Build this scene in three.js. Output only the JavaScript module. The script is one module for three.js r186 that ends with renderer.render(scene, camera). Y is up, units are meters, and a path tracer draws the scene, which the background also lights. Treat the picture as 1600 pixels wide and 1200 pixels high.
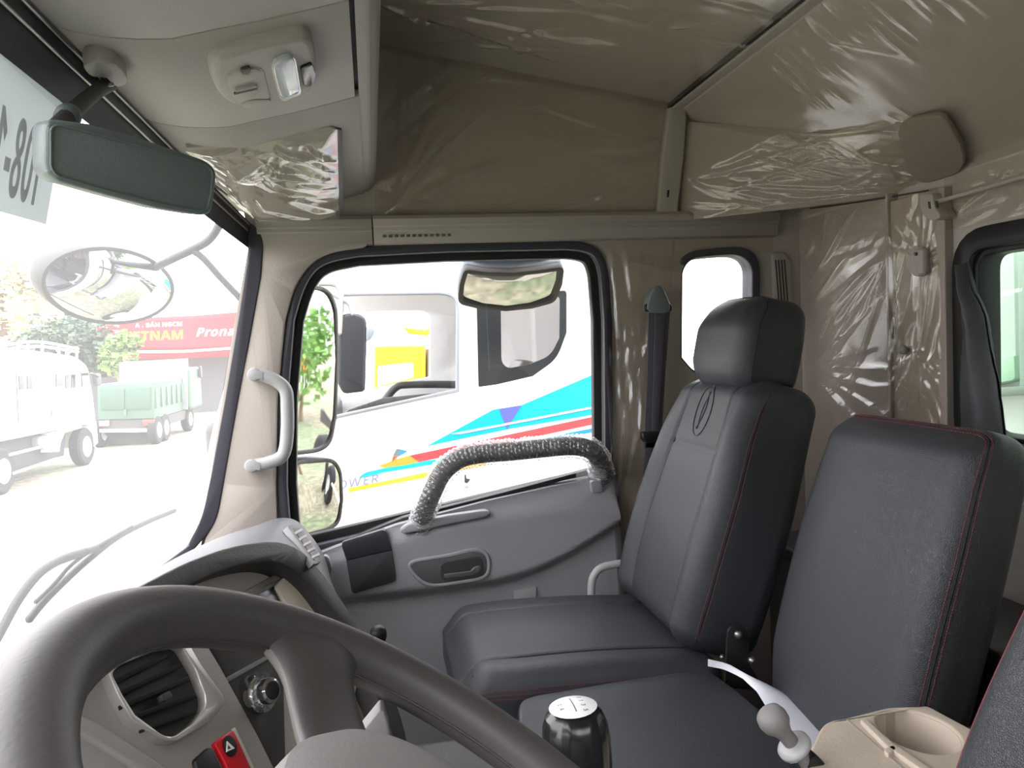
import * as THREE from 'three';
import { mergeGeometries, mergeVertices, toCreasedNormals } from 'three/addons/utils/BufferGeometryUtils.js';
import { RoundedBoxGeometry } from 'three/addons/geometries/RoundedBoxGeometry.js';
import { FontLoader } from 'three/addons/loaders/FontLoader.js';
import { TextGeometry } from 'three/addons/geometries/TextGeometry.js';

// ---------------------------------------------------------------- camera, sky, exposure
// Cab axes: x = towards the rear of the truck, y = up, z = towards the driver's (open) door; cab floor at y = 0.
const scene = new THREE.Scene();
const FOCAL = 1200;                                     // focal length in pixels of the 1600 x 1200 frame
const EYE = new THREE.Vector3(0, 1.13, 1.0);
const camera = new THREE.PerspectiveCamera(2 * Math.atan(600 / FOCAL) * 180 / Math.PI, 1600 / 1200, 0.02, 400);
camera.position.copy(EYE);
{
  const across = new THREE.Vector3(580 - 800, 543 - 600, FOCAL).normalize();       // where the cab's crosswise lines vanish
  const k = -(across.x - 0.055 * across.y) / across.z, along = new THREE.Vector3(1, -0.055, k).normalize();
  const up = new THREE.Vector3().crossVectors(across.clone().negate(), along);
  const world = (v) => new THREE.Vector3(along.dot(v), up.dot(v), -across.dot(v));
  const right = world(new THREE.Vector3(1, 0, 0)), top = world(new THREE.Vector3(0, -1, 0)), back = world(new THREE.Vector3(0, 0, -1));
  camera.quaternion.setFromRotationMatrix(new THREE.Matrix4().makeBasis(right, top, back));
}
camera.updateMatrixWorld(true);
scene.add(camera);
const renderer = new THREE.WebGLRenderer({ antialias: true });
renderer.toneMapping = THREE.LinearToneMapping;
renderer.toneMappingExposure = 1.42;
renderer.shadowMap.enabled = true;
const SKY_STRENGTH = 5.5;
{
  // Bright overcast sky: even all round, a little brighter overhead.
  const W = 64, H = 32, d = new Float32Array(W * H * 4);
  for (let y = 0; y < H; y++) for (let x = 0; x < W; x++) {
    const e = Math.max(0, ((y + 0.5) / H - 0.5) * 2), b = 0.78 + 0.3 * e;
    d.set([b * 1.0, b * 0.985, b * 1.02, 1], (y * W + x) * 4);
  }
  const t = new THREE.DataTexture(d, W, H, THREE.RGBAFormat, THREE.FloatType);
  t.mapping = THREE.EquirectangularReflectionMapping; t.magFilter = THREE.LinearFilter; t.needsUpdate = true;
  scene.background = t; scene.environment = t;
  scene.backgroundIntensity = SKY_STRENGTH; scene.environmentIntensity = SKY_STRENGTH;
}

// ---------------------------------------------------------------- small tools
let seed = 7;
const rnd = () => { seed = (seed + 0x6d2b79f5) | 0; let t = Math.imul(seed ^ (seed >>> 15), 1 | seed); t = (t + Math.imul(t ^ (t >>> 7), 61 | t)) ^ t; return ((t ^ (t >>> 14)) >>> 0) / 4294967296; };
const rr = (a, b) => a + (b - a) * rnd();
const V = (x, y, z) => new THREE.Vector3(x, y, z);
const clamp = THREE.MathUtils.clamp, lerp = THREE.MathUtils.lerp;
const smooth = (x, a, b) => { const t = clamp((x - a) / (b - a), 0, 1); return t * t * (3 - 2 * t); };
const hash2 = (x, y, s = 0) => { let h = Math.imul(x, 374761393) + Math.imul(y, 668265263) + Math.imul(s, 1442695041); h = Math.imul(h ^ (h >>> 13), 1274126177); return ((h ^ (h >>> 16)) >>> 0) / 4294967296; };
const vnoise = (x, y, s = 0) => { const ix = Math.floor(x), iy = Math.floor(y), u = smooth(x - ix, 0, 1), v = smooth(y - iy, 0, 1); return lerp(lerp(hash2(ix, iy, s), hash2(ix + 1, iy, s), u), lerp(hash2(ix, iy + 1, s), hash2(ix + 1, iy + 1, s), u), v); };
const fbm = (x, y, s = 0) => vnoise(x, y, s) * 0.5 + vnoise(x * 2.1, y * 2.1, s + 1) * 0.3 + vnoise(x * 4.3, y * 4.3, s + 2) * 0.2;

const taken = {};
function numbered(name) { const n = taken[name] = (taken[name] ?? -1) + 1; return n ? name + '_' + String(n).padStart(3, '0') : name; }
const offsetOf = (o) => { const v = V(0, 0, 0); for (let p = o; p && p !== scene; p = p.parent) v.add(p.position); return v; };
function mesh(name, geometry, material, parent = scene) {
  if (Array.isArray(geometry)) geometry = join(geometry);
  const m = new THREE.Mesh(geometry, material);
  m.name = parent === scene ? numbered(name) : name;
  m.castShadow = m.receiveShadow = true;
  if (parent !== scene) { const o = offsetOf(parent); if (o.lengthSq()) { geometry = geometry.clone(); geometry.translate(-o.x, -o.y, -o.z); m.geometry = geometry; } }
  parent.add(m);
  return m;
}
function tag(o, label, category, group, kind) { if (label) o.userData.label = label; if (category) o.userData.category = category; if (group) o.userData.group = group; if (kind) o.userData.kind = kind; return o; }
function thing(name, label, category, at = V(0, 0, 0), group) { const g = new THREE.Group(); g.name = numbered(name); g.position.copy(at); scene.add(g); return tag(g, label, category, group); }
function struct(name, geometry, material) { const m = mesh(name, geometry, material); m.userData.kind = 'structure'; return m; }
function structGroup(name, at = V(0, 0, 0)) { const g = new THREE.Group(); g.name = numbered(name); g.position.copy(at); scene.add(g); g.userData.kind = 'structure'; return g; }
function join(list) {
  const clean = list.map((g) => { let c = g.index ? g.toNonIndexed() : g.clone(); for (const k of Object.keys(c.attributes)) if (!['position', 'normal', 'uv'].includes(k)) c.deleteAttribute(k); if (!c.attributes.uv) boxUV(c); if (!c.attributes.normal) c.computeVertexNormals(); return c; });
  return clean.length === 1 ? clean[0] : mergeGeometries(clean);
}
function boxUV(g) {   // metres, by the dominant direction of each triangle; g is non-indexed
  const p = g.attributes.position, uv = new Float32Array(p.count * 2), a = V(0, 0, 0), b = V(0, 0, 0), c = V(0, 0, 0);
  for (let i = 0; i < p.count; i += 3) {
    a.fromBufferAttribute(p, i); b.fromBufferAttribute(p, i + 1); c.fromBufferAttribute(p, i + 2);
    const n = b.clone().sub(a).cross(c.clone().sub(a)), ax = Math.abs(n.x), ay = Math.abs(n.y), az = Math.abs(n.z);
    for (let j = 0; j < 3; j++) { const q = [a, b, c][j]; uv.set(ax > ay && ax > az ? [q.z, q.y] : ay > az ? [q.x, q.z] : [q.x, q.y], (i + j) * 2); }
  }
  g.setAttribute('uv', new THREE.BufferAttribute(uv, 2));
  return g;
}
const metric = (g) => boxUV(g.index ? g.toNonIndexed() : g);
const box = (x0, x1, y0, y1, z0, z1, r = 0.004, seg = 2) => { const g = new RoundedBoxGeometry(x1 - x0, y1 - y0, z1 - z0, seg, Math.min(r, (x1 - x0) / 2.01, (y1 - y0) / 2.01, (z1 - z0) / 2.01)); g.translate((x0 + x1) / 2, (y0 + y1) / 2, (z0 + z1) / 2); return metric(g); };

// Reading of the photograph: the ray of one of its pixels, met with a real plane of the cab or the yard.
function ray(px, py) { return V((px - 800) / FOCAL, -(py - 600) / FOCAL, -1).normalize().applyQuaternion(camera.quaternion); }
function meet(px, py, p, n) { const d = ray(px, py); return EYE.clone().addScaledVector(d, p.clone().sub(EYE).dot(n) / d.dot(n)); }
function plane(p, n, vUp = V(0, 1, 0)) { n = n.clone().normalize(); const u = V(0, 0, 0).crossVectors(vUp, n).normalize(), v = V(0, 0, 0).crossVectors(n, u); return { p, n, u, v, m: new THREE.Matrix4().makeBasis(u, v, n).setPosition(p) }; }
const planeZ = (z) => plane(V(0, 0, z), V(0, 0, 1));
const lifted = (pl, d) => ({ ...pl, p: pl.p.clone().addScaledVector(pl.n, d), m: new THREE.Matrix4().makeBasis(pl.u, pl.v, pl.n).setPosition(pl.p.clone().addScaledVector(pl.n, d)) });
const on = (pl, px, py) => meet(px, py, pl.p, pl.n);
const flat = (pl, q) => { const d = q.clone().sub(pl.p); return new THREE.Vector2(d.dot(pl.u), d.dot(pl.v)); };
function roundPoly(pts, closed = true, r0 = 0) {
  const out = [], n = pts.length;
  for (let i = 0; i < n; i++) {
    const p = pts[i], r = p[2] ?? r0, a = pts[(i + n - 1) % n], b = pts[(i + 1) % n];
    if (!r || (!closed && (i === 0 || i === n - 1))) { out.push([p[0], p[1]]); continue; }
    const la = Math.hypot(a[0] - p[0], a[1] - p[1]), lb = Math.hypot(b[0] - p[0], b[1] - p[1]), ta = Math.min(r / la, 0.5), tb = Math.min(r / lb, 0.5);
    const s = [lerp(p[0], a[0], ta), lerp(p[1], a[1], ta)], e = [lerp(p[0], b[0], tb), lerp(p[1], b[1], tb)];
    for (let k = 0; k <= 6; k++) { const t = k / 6, w0 = (1 - t) * (1 - t), w1 = 2 * t * (1 - t), w2 = t * t; out.push([w0 * s[0] + w1 * p[0] + w2 * e[0], w0 * s[1] + w1 * p[1] + w2 * e[1]]); }
  }
  return out;
}
function splinePoly(pts, closed = false, n = 60) { const c = new THREE.CatmullRomCurve3(pts.map((p) => V(p[0], p[1], 0)), closed, 'centripetal'); return c.getPoints(n).slice(0, closed ? -1 : undefined).map((p) => [p.x, p.y]); }
const dedupe = (poly) => poly.filter((p, i) => p.distanceTo(poly[(i + 1) % poly.length]) > 1.5e-4);
const planar = (pl, pts, r = 0) => dedupe(roundPoly(pts, true, r).map(([x, y]) => flat(pl, on(pl, x, y))));
function extrude(pl, poly, { th = 0.01, bevel = 0.002, holes = [], seg = 2, lift = 0 } = {}) {     // poly in plane metres; the front face at `lift`, the body behind it
  if (THREE.ShapeUtils.isClockWise(poly)) poly = poly.slice().reverse();
  const shape = new THREE.Shape(poly);
  for (const h of holes) shape.holes.push(new THREE.Path(h));
  bevel = Math.min(bevel, th * 0.49);
  for (let k = 0; k < 8 && bevel > 0 && flips(poly, bevel); k++) bevel *= 0.75;
  const g = new THREE.ExtrudeGeometry(shape, { depth: th - 2 * bevel, bevelEnabled: bevel > 0, bevelThickness: bevel, bevelSize: bevel, bevelOffset: -bevel, bevelSegments: seg, curveSegments: 12 });
  g.translate(0, 0, bevel - th + lift);
  g.applyMatrix4(pl.m);
  return toCreasedNormals(g, 0.6);
}
function flips(poly, d) { const q = offsetPoly(poly, -d), n = poly.length; for (let i = 0; i < n; i++) { const j = (i + 1) % n; if ((poly[j].x - poly[i].x) * (q[j].x - q[i].x) + (poly[j].y - poly[i].y) * (q[j].y - q[i].y) < 0) return true; } return false; }
const slab = (pl, pts, o = {}) => extrude(pl, planar(pl, pts, o.r ?? 0), { ...o, holes: (o.holes ?? []).map((h) => planar(pl, h, o.hr ?? o.r ?? 0)) });
const W2 = (pts, r = 0) => dedupe(roundPoly(pts, true, r).map(([x, y]) => new THREE.Vector2(x, y)));
function offsetPoly(poly, d) {
  if (THREE.ShapeUtils.isClockWise(poly)) poly = poly.slice().reverse();
  const n = poly.length;
  return poly.map((p, i) => {
    const a = poly[(i + n - 1) % n], b = poly[(i + 1) % n], e1 = p.clone().sub(a).normalize(), e2 = b.clone().sub(p).normalize(), nn = new THREE.Vector2(e1.y + e2.y, -e1.x - e2.x);
    if (nn.lengthSq() < 1e-9) return p.clone();
    nn.normalize(); const c = Math.max(0.5, nn.x * e1.y - nn.y * e1.x);
    return p.clone().addScaledVector(nn, d / c);
  });
}
const ring = (pl, poly, dOut, dIn, o) => { poly = dedupe(poly); return extrude(pl, offsetPoly(poly, dOut), { ...o, holes: [offsetPoly(poly, -dIn)] }); };
function tube(pts, r, { seg = 0, radial = 10, closed = false, caps = true, tension = 0.5 } = {}) {
  const c = new THREE.CatmullRomCurve3(pts, closed, 'catmullrom', tension), g = new THREE.TubeGeometry(c, seg || pts.length * 8, r, radial, closed), list = [metric(g)];
  if (caps && !closed) for (const t of [0, 1]) { const s = new THREE.SphereGeometry(r, radial, 6); s.translate(...c.getPoint(t).toArray()); list.push(metric(s)); }
  return join(list);
}
function rod(a, b, r, r2 = r, radial = 14) { const d = b.clone().sub(a), g = new THREE.CylinderGeometry(r2, r, d.length(), radial); g.applyQuaternion(new THREE.Quaternion().setFromUnitVectors(V(0, 1, 0), d.normalize())); g.translate(...a.clone().lerp(b, 0.5).toArray()); return metric(g); }
function lathe(profile, at, axis, n = 28) { const g = new THREE.LatheGeometry(profile.map(([x, y]) => new THREE.Vector2(x, y)), n); g.applyQuaternion(new THREE.Quaternion().setFromUnitVectors(V(0, 1, 0), axis.clone().normalize())); g.translate(at.x, at.y, at.z); return metric(g); }
function grid(nu, nv, f, uvf) {       // a smooth patch: f(s, t) -> Vector3
  const p = [], uv = [], idx = [];
  for (let j = 0; j <= nv; j++) for (let i = 0; i <= nu; i++) { const q = f(i / nu, j / nv); p.push(q.x, q.y, q.z); uv.push(...(uvf ? uvf(i / nu, j / nv, q) : [i / nu, j / nv])); }
  for (let j = 0; j < nv; j++) for (let i = 0; i < nu; i++) { const a = j * (nu + 1) + i, b = a + 1, c = a + nu + 1, d = c + 1; idx.push(a, b, d, a, d, c); }
  const g = new THREE.BufferGeometry();
  g.setAttribute('position', new THREE.Float32BufferAttribute(p, 3)); g.setAttribute('uv', new THREE.Float32BufferAttribute(uv, 2)); g.setIndex(idx); g.computeVertexNormals();
  return g;
}
function alongPoly(pts) {            // a polyline of Vector3 by length, 0..1
  const L = [0]; for (let i = 1; i < pts.length; i++) L.push(L[i - 1] + pts[i].distanceTo(pts[i - 1]));
  return (t) => { const d = t * L[L.length - 1]; let i = 1; while (i < L.length - 1 && L[i] < d) i++; return pts[i - 1].clone().lerp(pts[i], clamp((d - L[i - 1]) / Math.max(1e-9, L[i] - L[i - 1]), 0, 1)); };
}
function cushion(w, h, d, r, n, shape, split) {      // rounded block with n x n faces, then bent by shape(v)
  const g0 = new THREE.BoxGeometry(w, h, d, n, n, n); g0.deleteAttribute('uv'); g0.deleteAttribute('normal');
  const g = mergeVertices(g0, 1e-5), raw = [], p = g.attributes.position, v = V(0, 0, 0), c = V(0, 0, 0);
  for (let i = 0; i < p.count; i++) {
    v.fromBufferAttribute(p, i); c.set(clamp(v.x, -w / 2 + r, w / 2 - r), clamp(v.y, -h / 2 + r, h / 2 - r), clamp(v.z, -d / 2 + r, d / 2 - r));
    const e = v.clone().sub(c); if (e.lengthSq() > 1e-12) v.copy(c).addScaledVector(e.normalize(), r);
    raw.push(v.x, v.y, v.z);
    const q = shape ? shape(v.clone()) : v; p.setXYZ(i, q.x, q.y, q.z);
  }
  g.computeVertexNormals();
  const out = g.toNonIndexed(); boxUV(out);
  if (!split) return out;
  const ix = g.index.array, pick = [[], []];       // two covers of one block, parted at a seam
  for (let i = 0; i < ix.length; i += 3) { let m = [0, 0, 0]; for (let k = 0; k < 3; k++) m = m.map((s, a) => s + raw[ix[i + k] * 3 + a] / 3); pick[split(...m) ? 1 : 0].push(i, i + 1, i + 2); }
  return pick.map((list) => { const h = new THREE.BufferGeometry(); for (const k of ['position', 'normal', 'uv']) { const a = out.attributes[k], s = a.itemSize, arr = new Float32Array(list.length * s); list.forEach((v, i) => { for (let c2 = 0; c2 < s; c2++) arr[i * s + c2] = a.array[v * s + c2]; }); h.setAttribute(k, new THREE.BufferAttribute(arr, s)); } return h; });
}
const groove = (x, w) => Math.exp(-(x * x) / (w * w));

// ---------------------------------------------------------------- materials
function noiseTex(size, f, repeat = 1, color = false) {
  const d = new Uint8Array(size * size * 4);
  for (let y = 0; y < size; y++) for (let x = 0; x < size; x++) { const c = f(x / size, y / size); d.set(Array.isArray(c) ? [...c.map((k) => clamp(k * 255, 0, 255)), 255] : [c * 255, c * 255, c * 255, 255], (y * size + x) * 4); }
  const t = new THREE.DataTexture(d, size, size); t.wrapS = t.wrapT = THREE.RepeatWrapping; t.magFilter = THREE.LinearFilter; t.repeat.set(repeat, repeat); t.needsUpdate = true;
  if (color) t.colorSpace = THREE.SRGBColorSpace;
  return t;
}
const tileNoise = (x, y, n, s) => { const ix = Math.floor(x * n), iy = Math.floor(y * n), u = smooth(x * n - ix, 0, 1), v = smooth(y * n - iy, 0, 1), h = (a, b) => hash2(((a % n) + n) % n, ((b % n) + n) % n, s); return lerp(lerp(h(ix, iy), h(ix + 1, iy), u), lerp(h(ix, iy + 1), h(ix + 1, iy + 1), u), v); };
const grain = noiseTex(256, (x, y) => 0.5 * tileNoise(x, y, 64, 1) + 0.3 * tileNoise(x, y, 128, 2) + 0.2 * tileNoise(x, y, 24, 3), 8);
const hide = noiseTex(512, (x, y) => {       // leather grain: little cells
  const n = 56, gx = x * n, gy = y * n; let a = 9, b = 9;
  for (let j = -1; j <= 1; j++) for (let i = -1; i <= 1; i++) { const cx = Math.floor(gx) + i, cy = Math.floor(gy) + j, mx = ((cx % n) + n) % n, my = ((cy % n) + n) % n, d = Math.hypot(cx + hash2(mx, my, 5) - gx, cy + hash2(mx, my, 6) - gy); if (d < a) { b = a; a = d; } else if (d < b) b = d; }
  return clamp((b - a) * 2.2, 0, 1);
}, 8);
const std = (hex, roughness, o = {}) => new THREE.MeshStandardMaterial({ color: hex, roughness, ...o });
const phys = (hex, roughness, o = {}) => new THREE.MeshPhysicalMaterial({ color: hex, roughness, ...o });
const M = {
  beige: std('#a89f96', 0.6, { bumpMap: grain, bumpScale: 0.0004 }),
  console: std('#9d9a94', 0.62, { bumpMap: grain, bumpScale: 0.0004 }),
  rail: std('#a39c94', 0.6, { bumpMap: grain, bumpScale: 0.0003 }),
  liner: std('#aea7a3', 0.8, { bumpMap: grain, bumpScale: 0.0006 }),
  door: std('#97979b', 0.5, { bumpMap: grain, bumpScale: 0.0004 }),
  doorDark: std('#59585a', 0.45, { bumpMap: grain, bumpScale: 0.0003 }),
  handleGrey: std('#a2a2a2', 0.45, { bumpMap: grain, bumpScale: 0.0002 }),
  rubber: std('#35343d', 0.5),
  black: std('#161617', 0.5),
  blackGloss: std('#1b1b1d', 0.22),
  charcoal: std('#3b3938', 0.55, { bumpMap: grain, bumpScale: 0.0004 }),
  wheel: std('#454241', 0.48, { bumpMap: grain, bumpScale: 0.00012 }),
  hub: std('#7c7a78', 0.6, { bumpMap: grain, bumpScale: 0.0002 }),
  visorGrey: std('#667070', 0.5, { bumpMap: grain, bumpScale: 0.0003 }),
  dash: std('#b0aca6', 0.55, { bumpMap: grain, bumpScale: 0.0004 }),
  dashTop: std('#4f5055', 0.5, { bumpMap: grain, bumpScale: 0.0004 }),
  fascia: std('#a09b96', 0.5, { bumpMap: grain, bumpScale: 0.0003 }),
  cream: std('#d8cfc0', 0.4),
  silver: std('#c9c6c0', 0.3, { metalness: 0.6 }),
  chrome: std('#d8dade', 0.12, { metalness: 1 }),
  steel: std('#9a9894', 0.35, { metalness: 0.9 }),
  leather: phys('#323539', 0.37, { bumpMap: hide, bumpScale: 0.0004 }),
    seam: std('#0d0d0e', 0.7),
  thread: std('#6c323b', 0.7),
  cup: std('#c4b8a8', 0.5, { bumpMap: grain, bumpScale: 0.0003 }),
  paper: std('#eef0fb', 0.8),
  belt: std('#4d4a52', 0.6),
  red: std('#d01420', 0.35),
  white: std('#f2f2f0', 0.5),
  whitePaint: phys('#f4f3f4', 0.25, { clearcoat: 0.5 }),
  film: phys('#f7f4ee', 0.2, { transmission: 1, thickness: 0, ior: 1.75 }),
  glass: phys('#ffffff', 0.0, { transmission: 1, thickness: 0, ior: 1.45 }),
  greenGlass: phys('#eef6f0', 0.0, { transmission: 1, thickness: 0, ior: 1.45 }),
  glareVeil: phys('#ffffff', 1.0, { transmission: 1, thickness: 0, ior: 1.2, transparent: true, opacity: 0.105 }),  // milky layer on the windscreen that imitates glare haze over the bright yard
  mirror: std('#d9dbdc', 0.03, { metalness: 1 }),
  mirrorBack: std('#8a8f96', 0.4),
  tyre: std('#26262a', 0.85),
  dumpGreen: std('#4a6656', 0.55),
  blue: std('#2f8fd0', 0.4),
};

// ---------------------------------------------------------------- the cab shell
const WZ = -1.08, wall = planeZ(WZ);
const doorHole = [[455, 862], [447, 760], [448, 620], [458, 500], [474, 444, 30], [500, 410, 30], [560, 399], [700, 392], [850, 389], [905, 388, 40], [937, 402, 40], [944, 500], [946, 745]];
const quarterHole = [[1064, 560], [1065, 420, 12], [1080, 401, 12], [1120, 397], [1158, 395, 18], [1177, 412, 18], [1176, 560], [1150, 585, 14], [1085, 585, 14]];
{
  const outline = W2([[-0.52, -0.05], [-0.49, 0.55], [-0.455, 0.66], [-0.41, 0.9], [-0.345, 1.2], [-0.29, 1.43], [-0.31, 1.52], [0, 1.58], [0, 2.05], [1.32, 2.05], [1.32, -0.05]]);
  const h1 = planar(wall, [[452, 1090], [447, 760], [448, 620], [458, 500], [474, 444, 30], [500, 410, 30], [560, 399], [700, 392], [850, 389], [905, 388, 40], [937, 402, 40], [944, 500], [948, 1090]]);
  struct('wall_right', extrude(wall, outline, { th: 0.06, bevel: 0.002, holes: [h1, planar(wall, quarterHole)] }), M.beige);
  // driver's side, its door window wound down behind the camera
  const dl = plane(V(0, 0, 1.14), V(0, 0, 1));
  struct('wall_left', [extrude(dl, W2([[-0.52, -0.05], [-0.455, 0.66], [-0.29, 1.43], [-0.31, 1.52], [0, 1.58], [0, 2.05], [1.32, 2.05], [1.32, -0.05]]), { th: 0.06, holes: [W2([[-0.22, 0.72], [-0.12, 1.38], [0.66, 1.4], [0.66, 0.76]], 0.06)] })], M.beige);
  struct('floor', box(-0.7, 1.32, -0.06, 0, -1.14, 1.14), M.charcoal);
  struct('wall_front', box(-0.72, -0.64, -0.06, 0.48, -1.14, 1.14), M.charcoal);
}
// back wall with the rear window
const BX = 1.25, rear = plane(V(BX, 0, 0), V(-1, 0, 0));       // u = z, v = y
const RW = [[-0.425, 0.88], [-0.425, 1.277], [0.42, 1.277], [0.42, 0.88]];
{
  struct('wall_back', extrude(rear, W2([[-1.09, -0.05], [-1.09, 1.5], [1.09, 1.5], [1.09, -0.05]]), { th: 0.06, holes: [W2(RW, 0.04)] }), M.liner);
}
// roof: ceiling, sloping rear panel, front side
{
  const C0 = V(0.0, 1.93, 0), C1 = V(0.87, 1.775, 0);
  const cl = plane(V(0.435, 1.8525, 0), V(-(1.93 - 1.775), -0.87, 0), V(0, 0, 1));
  const g = box(-0.47, 0.47, -1.08, 1.08, -0.05, 0, 0.004); g.applyMatrix4(cl.m); struct('ceiling', g, M.liner);
  const sl = plane(V(1.06, 1.62, 0), V(-(1.775 - 1.46), -(1.27 - 0.87), 0), V(0, 0, 1));
  const g2 = box(-0.28, 0.28, -1.08, 1.08, -0.05, 0, 0.004); g2.applyMatrix4(sl.m); struct('ceiling', g2, M.liner);
  struct('roof', box(-0.42, 1.36, 2.05, 2.09, -1.14, 1.14), M.whitePaint);
  struct('wall_front', box(-0.42, -0.38, 1.5, 2.06, -1.14, 1.14), M.whitePaint);
  struct('wall_back', box(1.32, 1.36, -0.05, 2.06, -1.14, -0.5), M.whitePaint);
  struct('wall_back', box(1.32, 1.36, -0.05, 2.06, 0.5, 1.14), M.whitePaint);
  struct('wall_back', box(1.32, 1.36, 1.36, 2.06, -0.5, 0.5), M.whitePaint);
  struct('wall_back', box(1.32, 1.36, -0.05, 0.8, -0.5, 0.5), M.whitePaint);
}
// windows: frames and glass
{
  const holePoly = dedupe(planar(wall, doorHole));
  const w = structGroup('window_1');
  mesh('window_seal', ring(wall, holePoly, 0.021, 0.004, { th: 0.03, bevel: 0.006, lift: 0.012 }), M.rubber, w);
  mesh('door_frame', ring(lifted(wall, -0.028), holePoly, 0.02, 0.024, { th: 0.03, bevel: 0.004 }), M.black, w);
  mesh('pane', extrude(lifted(wall, -0.045), holePoly, { th: 0.004, bevel: 0 }), M.glass, w);
  const q = dedupe(planar(wall, quarterHole)), w2 = structGroup('window_2');
  mesh('window_seal', slab(lifted(wall, 0.014), [[1066, 412], [1066, 402, 8], [1084, 391, 10], [1120, 387], [1166, 384, 22], [1188, 404, 22], [1188, 560], [1175, 560], [1176, 414, 16], [1157, 397, 16], [1120, 399], [1084, 403, 8], [1072, 414]], { th: 0.03, bevel: 0.004, seg: 3 }), M.rubber, w2);
  mesh('reveal', ring(lifted(wall, -0.006), q, 0.0, 0.006, { th: 0.05, bevel: 0.001 }), M.rubber, w2);
  mesh('pane', extrude(lifted(wall, -0.04), q, { th: 0.004, bevel: 0 }), M.glass, w2);
  const b = dedupe(W2(RW, 0.045)), w3 = structGroup('window_3');
  mesh('window_frame', ring(rear, b, 0.045, 0.002, { th: 0.03, bevel: 0.006, lift: 0.012 }), M.black, w3);
  mesh('reveal', ring(lifted(rear, -0.004), b, 0.0, 0.012, { th: 0.055, bevel: 0.001 }), M.black, w3);
  mesh('pane', extrude(lifted(rear, -0.03), b, { th: 0.004, bevel: 0 }), M.greenGlass, w3);
}
// windscreen: bent at its ends towards the pillars
const screenAt = (z, t) => { const e = Math.pow(Math.abs(z) / 1.08, 5); return V(lerp(-0.33 + 0.045 * e, -0.64 + 0.175 * e, t), lerp(1.505 - 0.05 * e, 0.6 + 0.05 * e, t), z); };
const screen = plane(V(-0.33, 1.505, 0), V(0.945, -0.326, 0));
{
  const w = structGroup('window_4');
  mesh('windscreen_pane', grid(48, 12, (s, t) => screenAt(lerp(-1.075, 1.075, s), t)), M.glareVeil, w);  // pane carries the imitated glare haze
  const edge = []; for (let k = 0; k <= 14; k++) edge.push(screenAt(-1.07, k / 14).add(V(0.012, 0, 0.01)));
  const top = []; for (let k = 0; k <= 24; k++) top.push(screenAt(lerp(-1.07, 1.07, k / 24), 0).add(V(0.006, -0.004, 0)));
  // dark printed band and rubber along the top, with two pale lines
  mesh('header_seal', grid(40, 4, (s, t) => screenAt(lerp(-1.07, 1.07, s), t * 0.072).add(V(0.006, -0.002, 0))), M.rubber, w);
  const line = (d, r) => { const p = []; for (let k = 0; k <= 24; k++) { const z = lerp(-1.03, 1.06, k / 24); p.push(screenAt(z, d).add(V(0.012, -0.004, 0))); } return tube(p, r, { radial: 6 }); };
  mesh('trim_line', line(0.012, 0.0022), M.steel, w);
  mesh('trim_line', line(0.03, 0.0022), M.steel, w);
  const seal = slab(plane(V(0, 0, -1.055), V(0, 0, 1)), [[330, 318], [372, 340], [398, 352], [412, 372, 20], [408, 430], [392, 520], [372, 625], [352, 740], [338, 820, 30], [300, 862], [215, 925], [205, 920], [290, 856], [315, 812, 30], [330, 740], [352, 620], [372, 500], [386, 410], [388, 372, 20], [372, 352], [330, 332]], { th: 0.03, bevel: 0.007, seg: 3, r: 6 });
  mesh('side_seal', seal, M.rubber, w);
}
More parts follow.
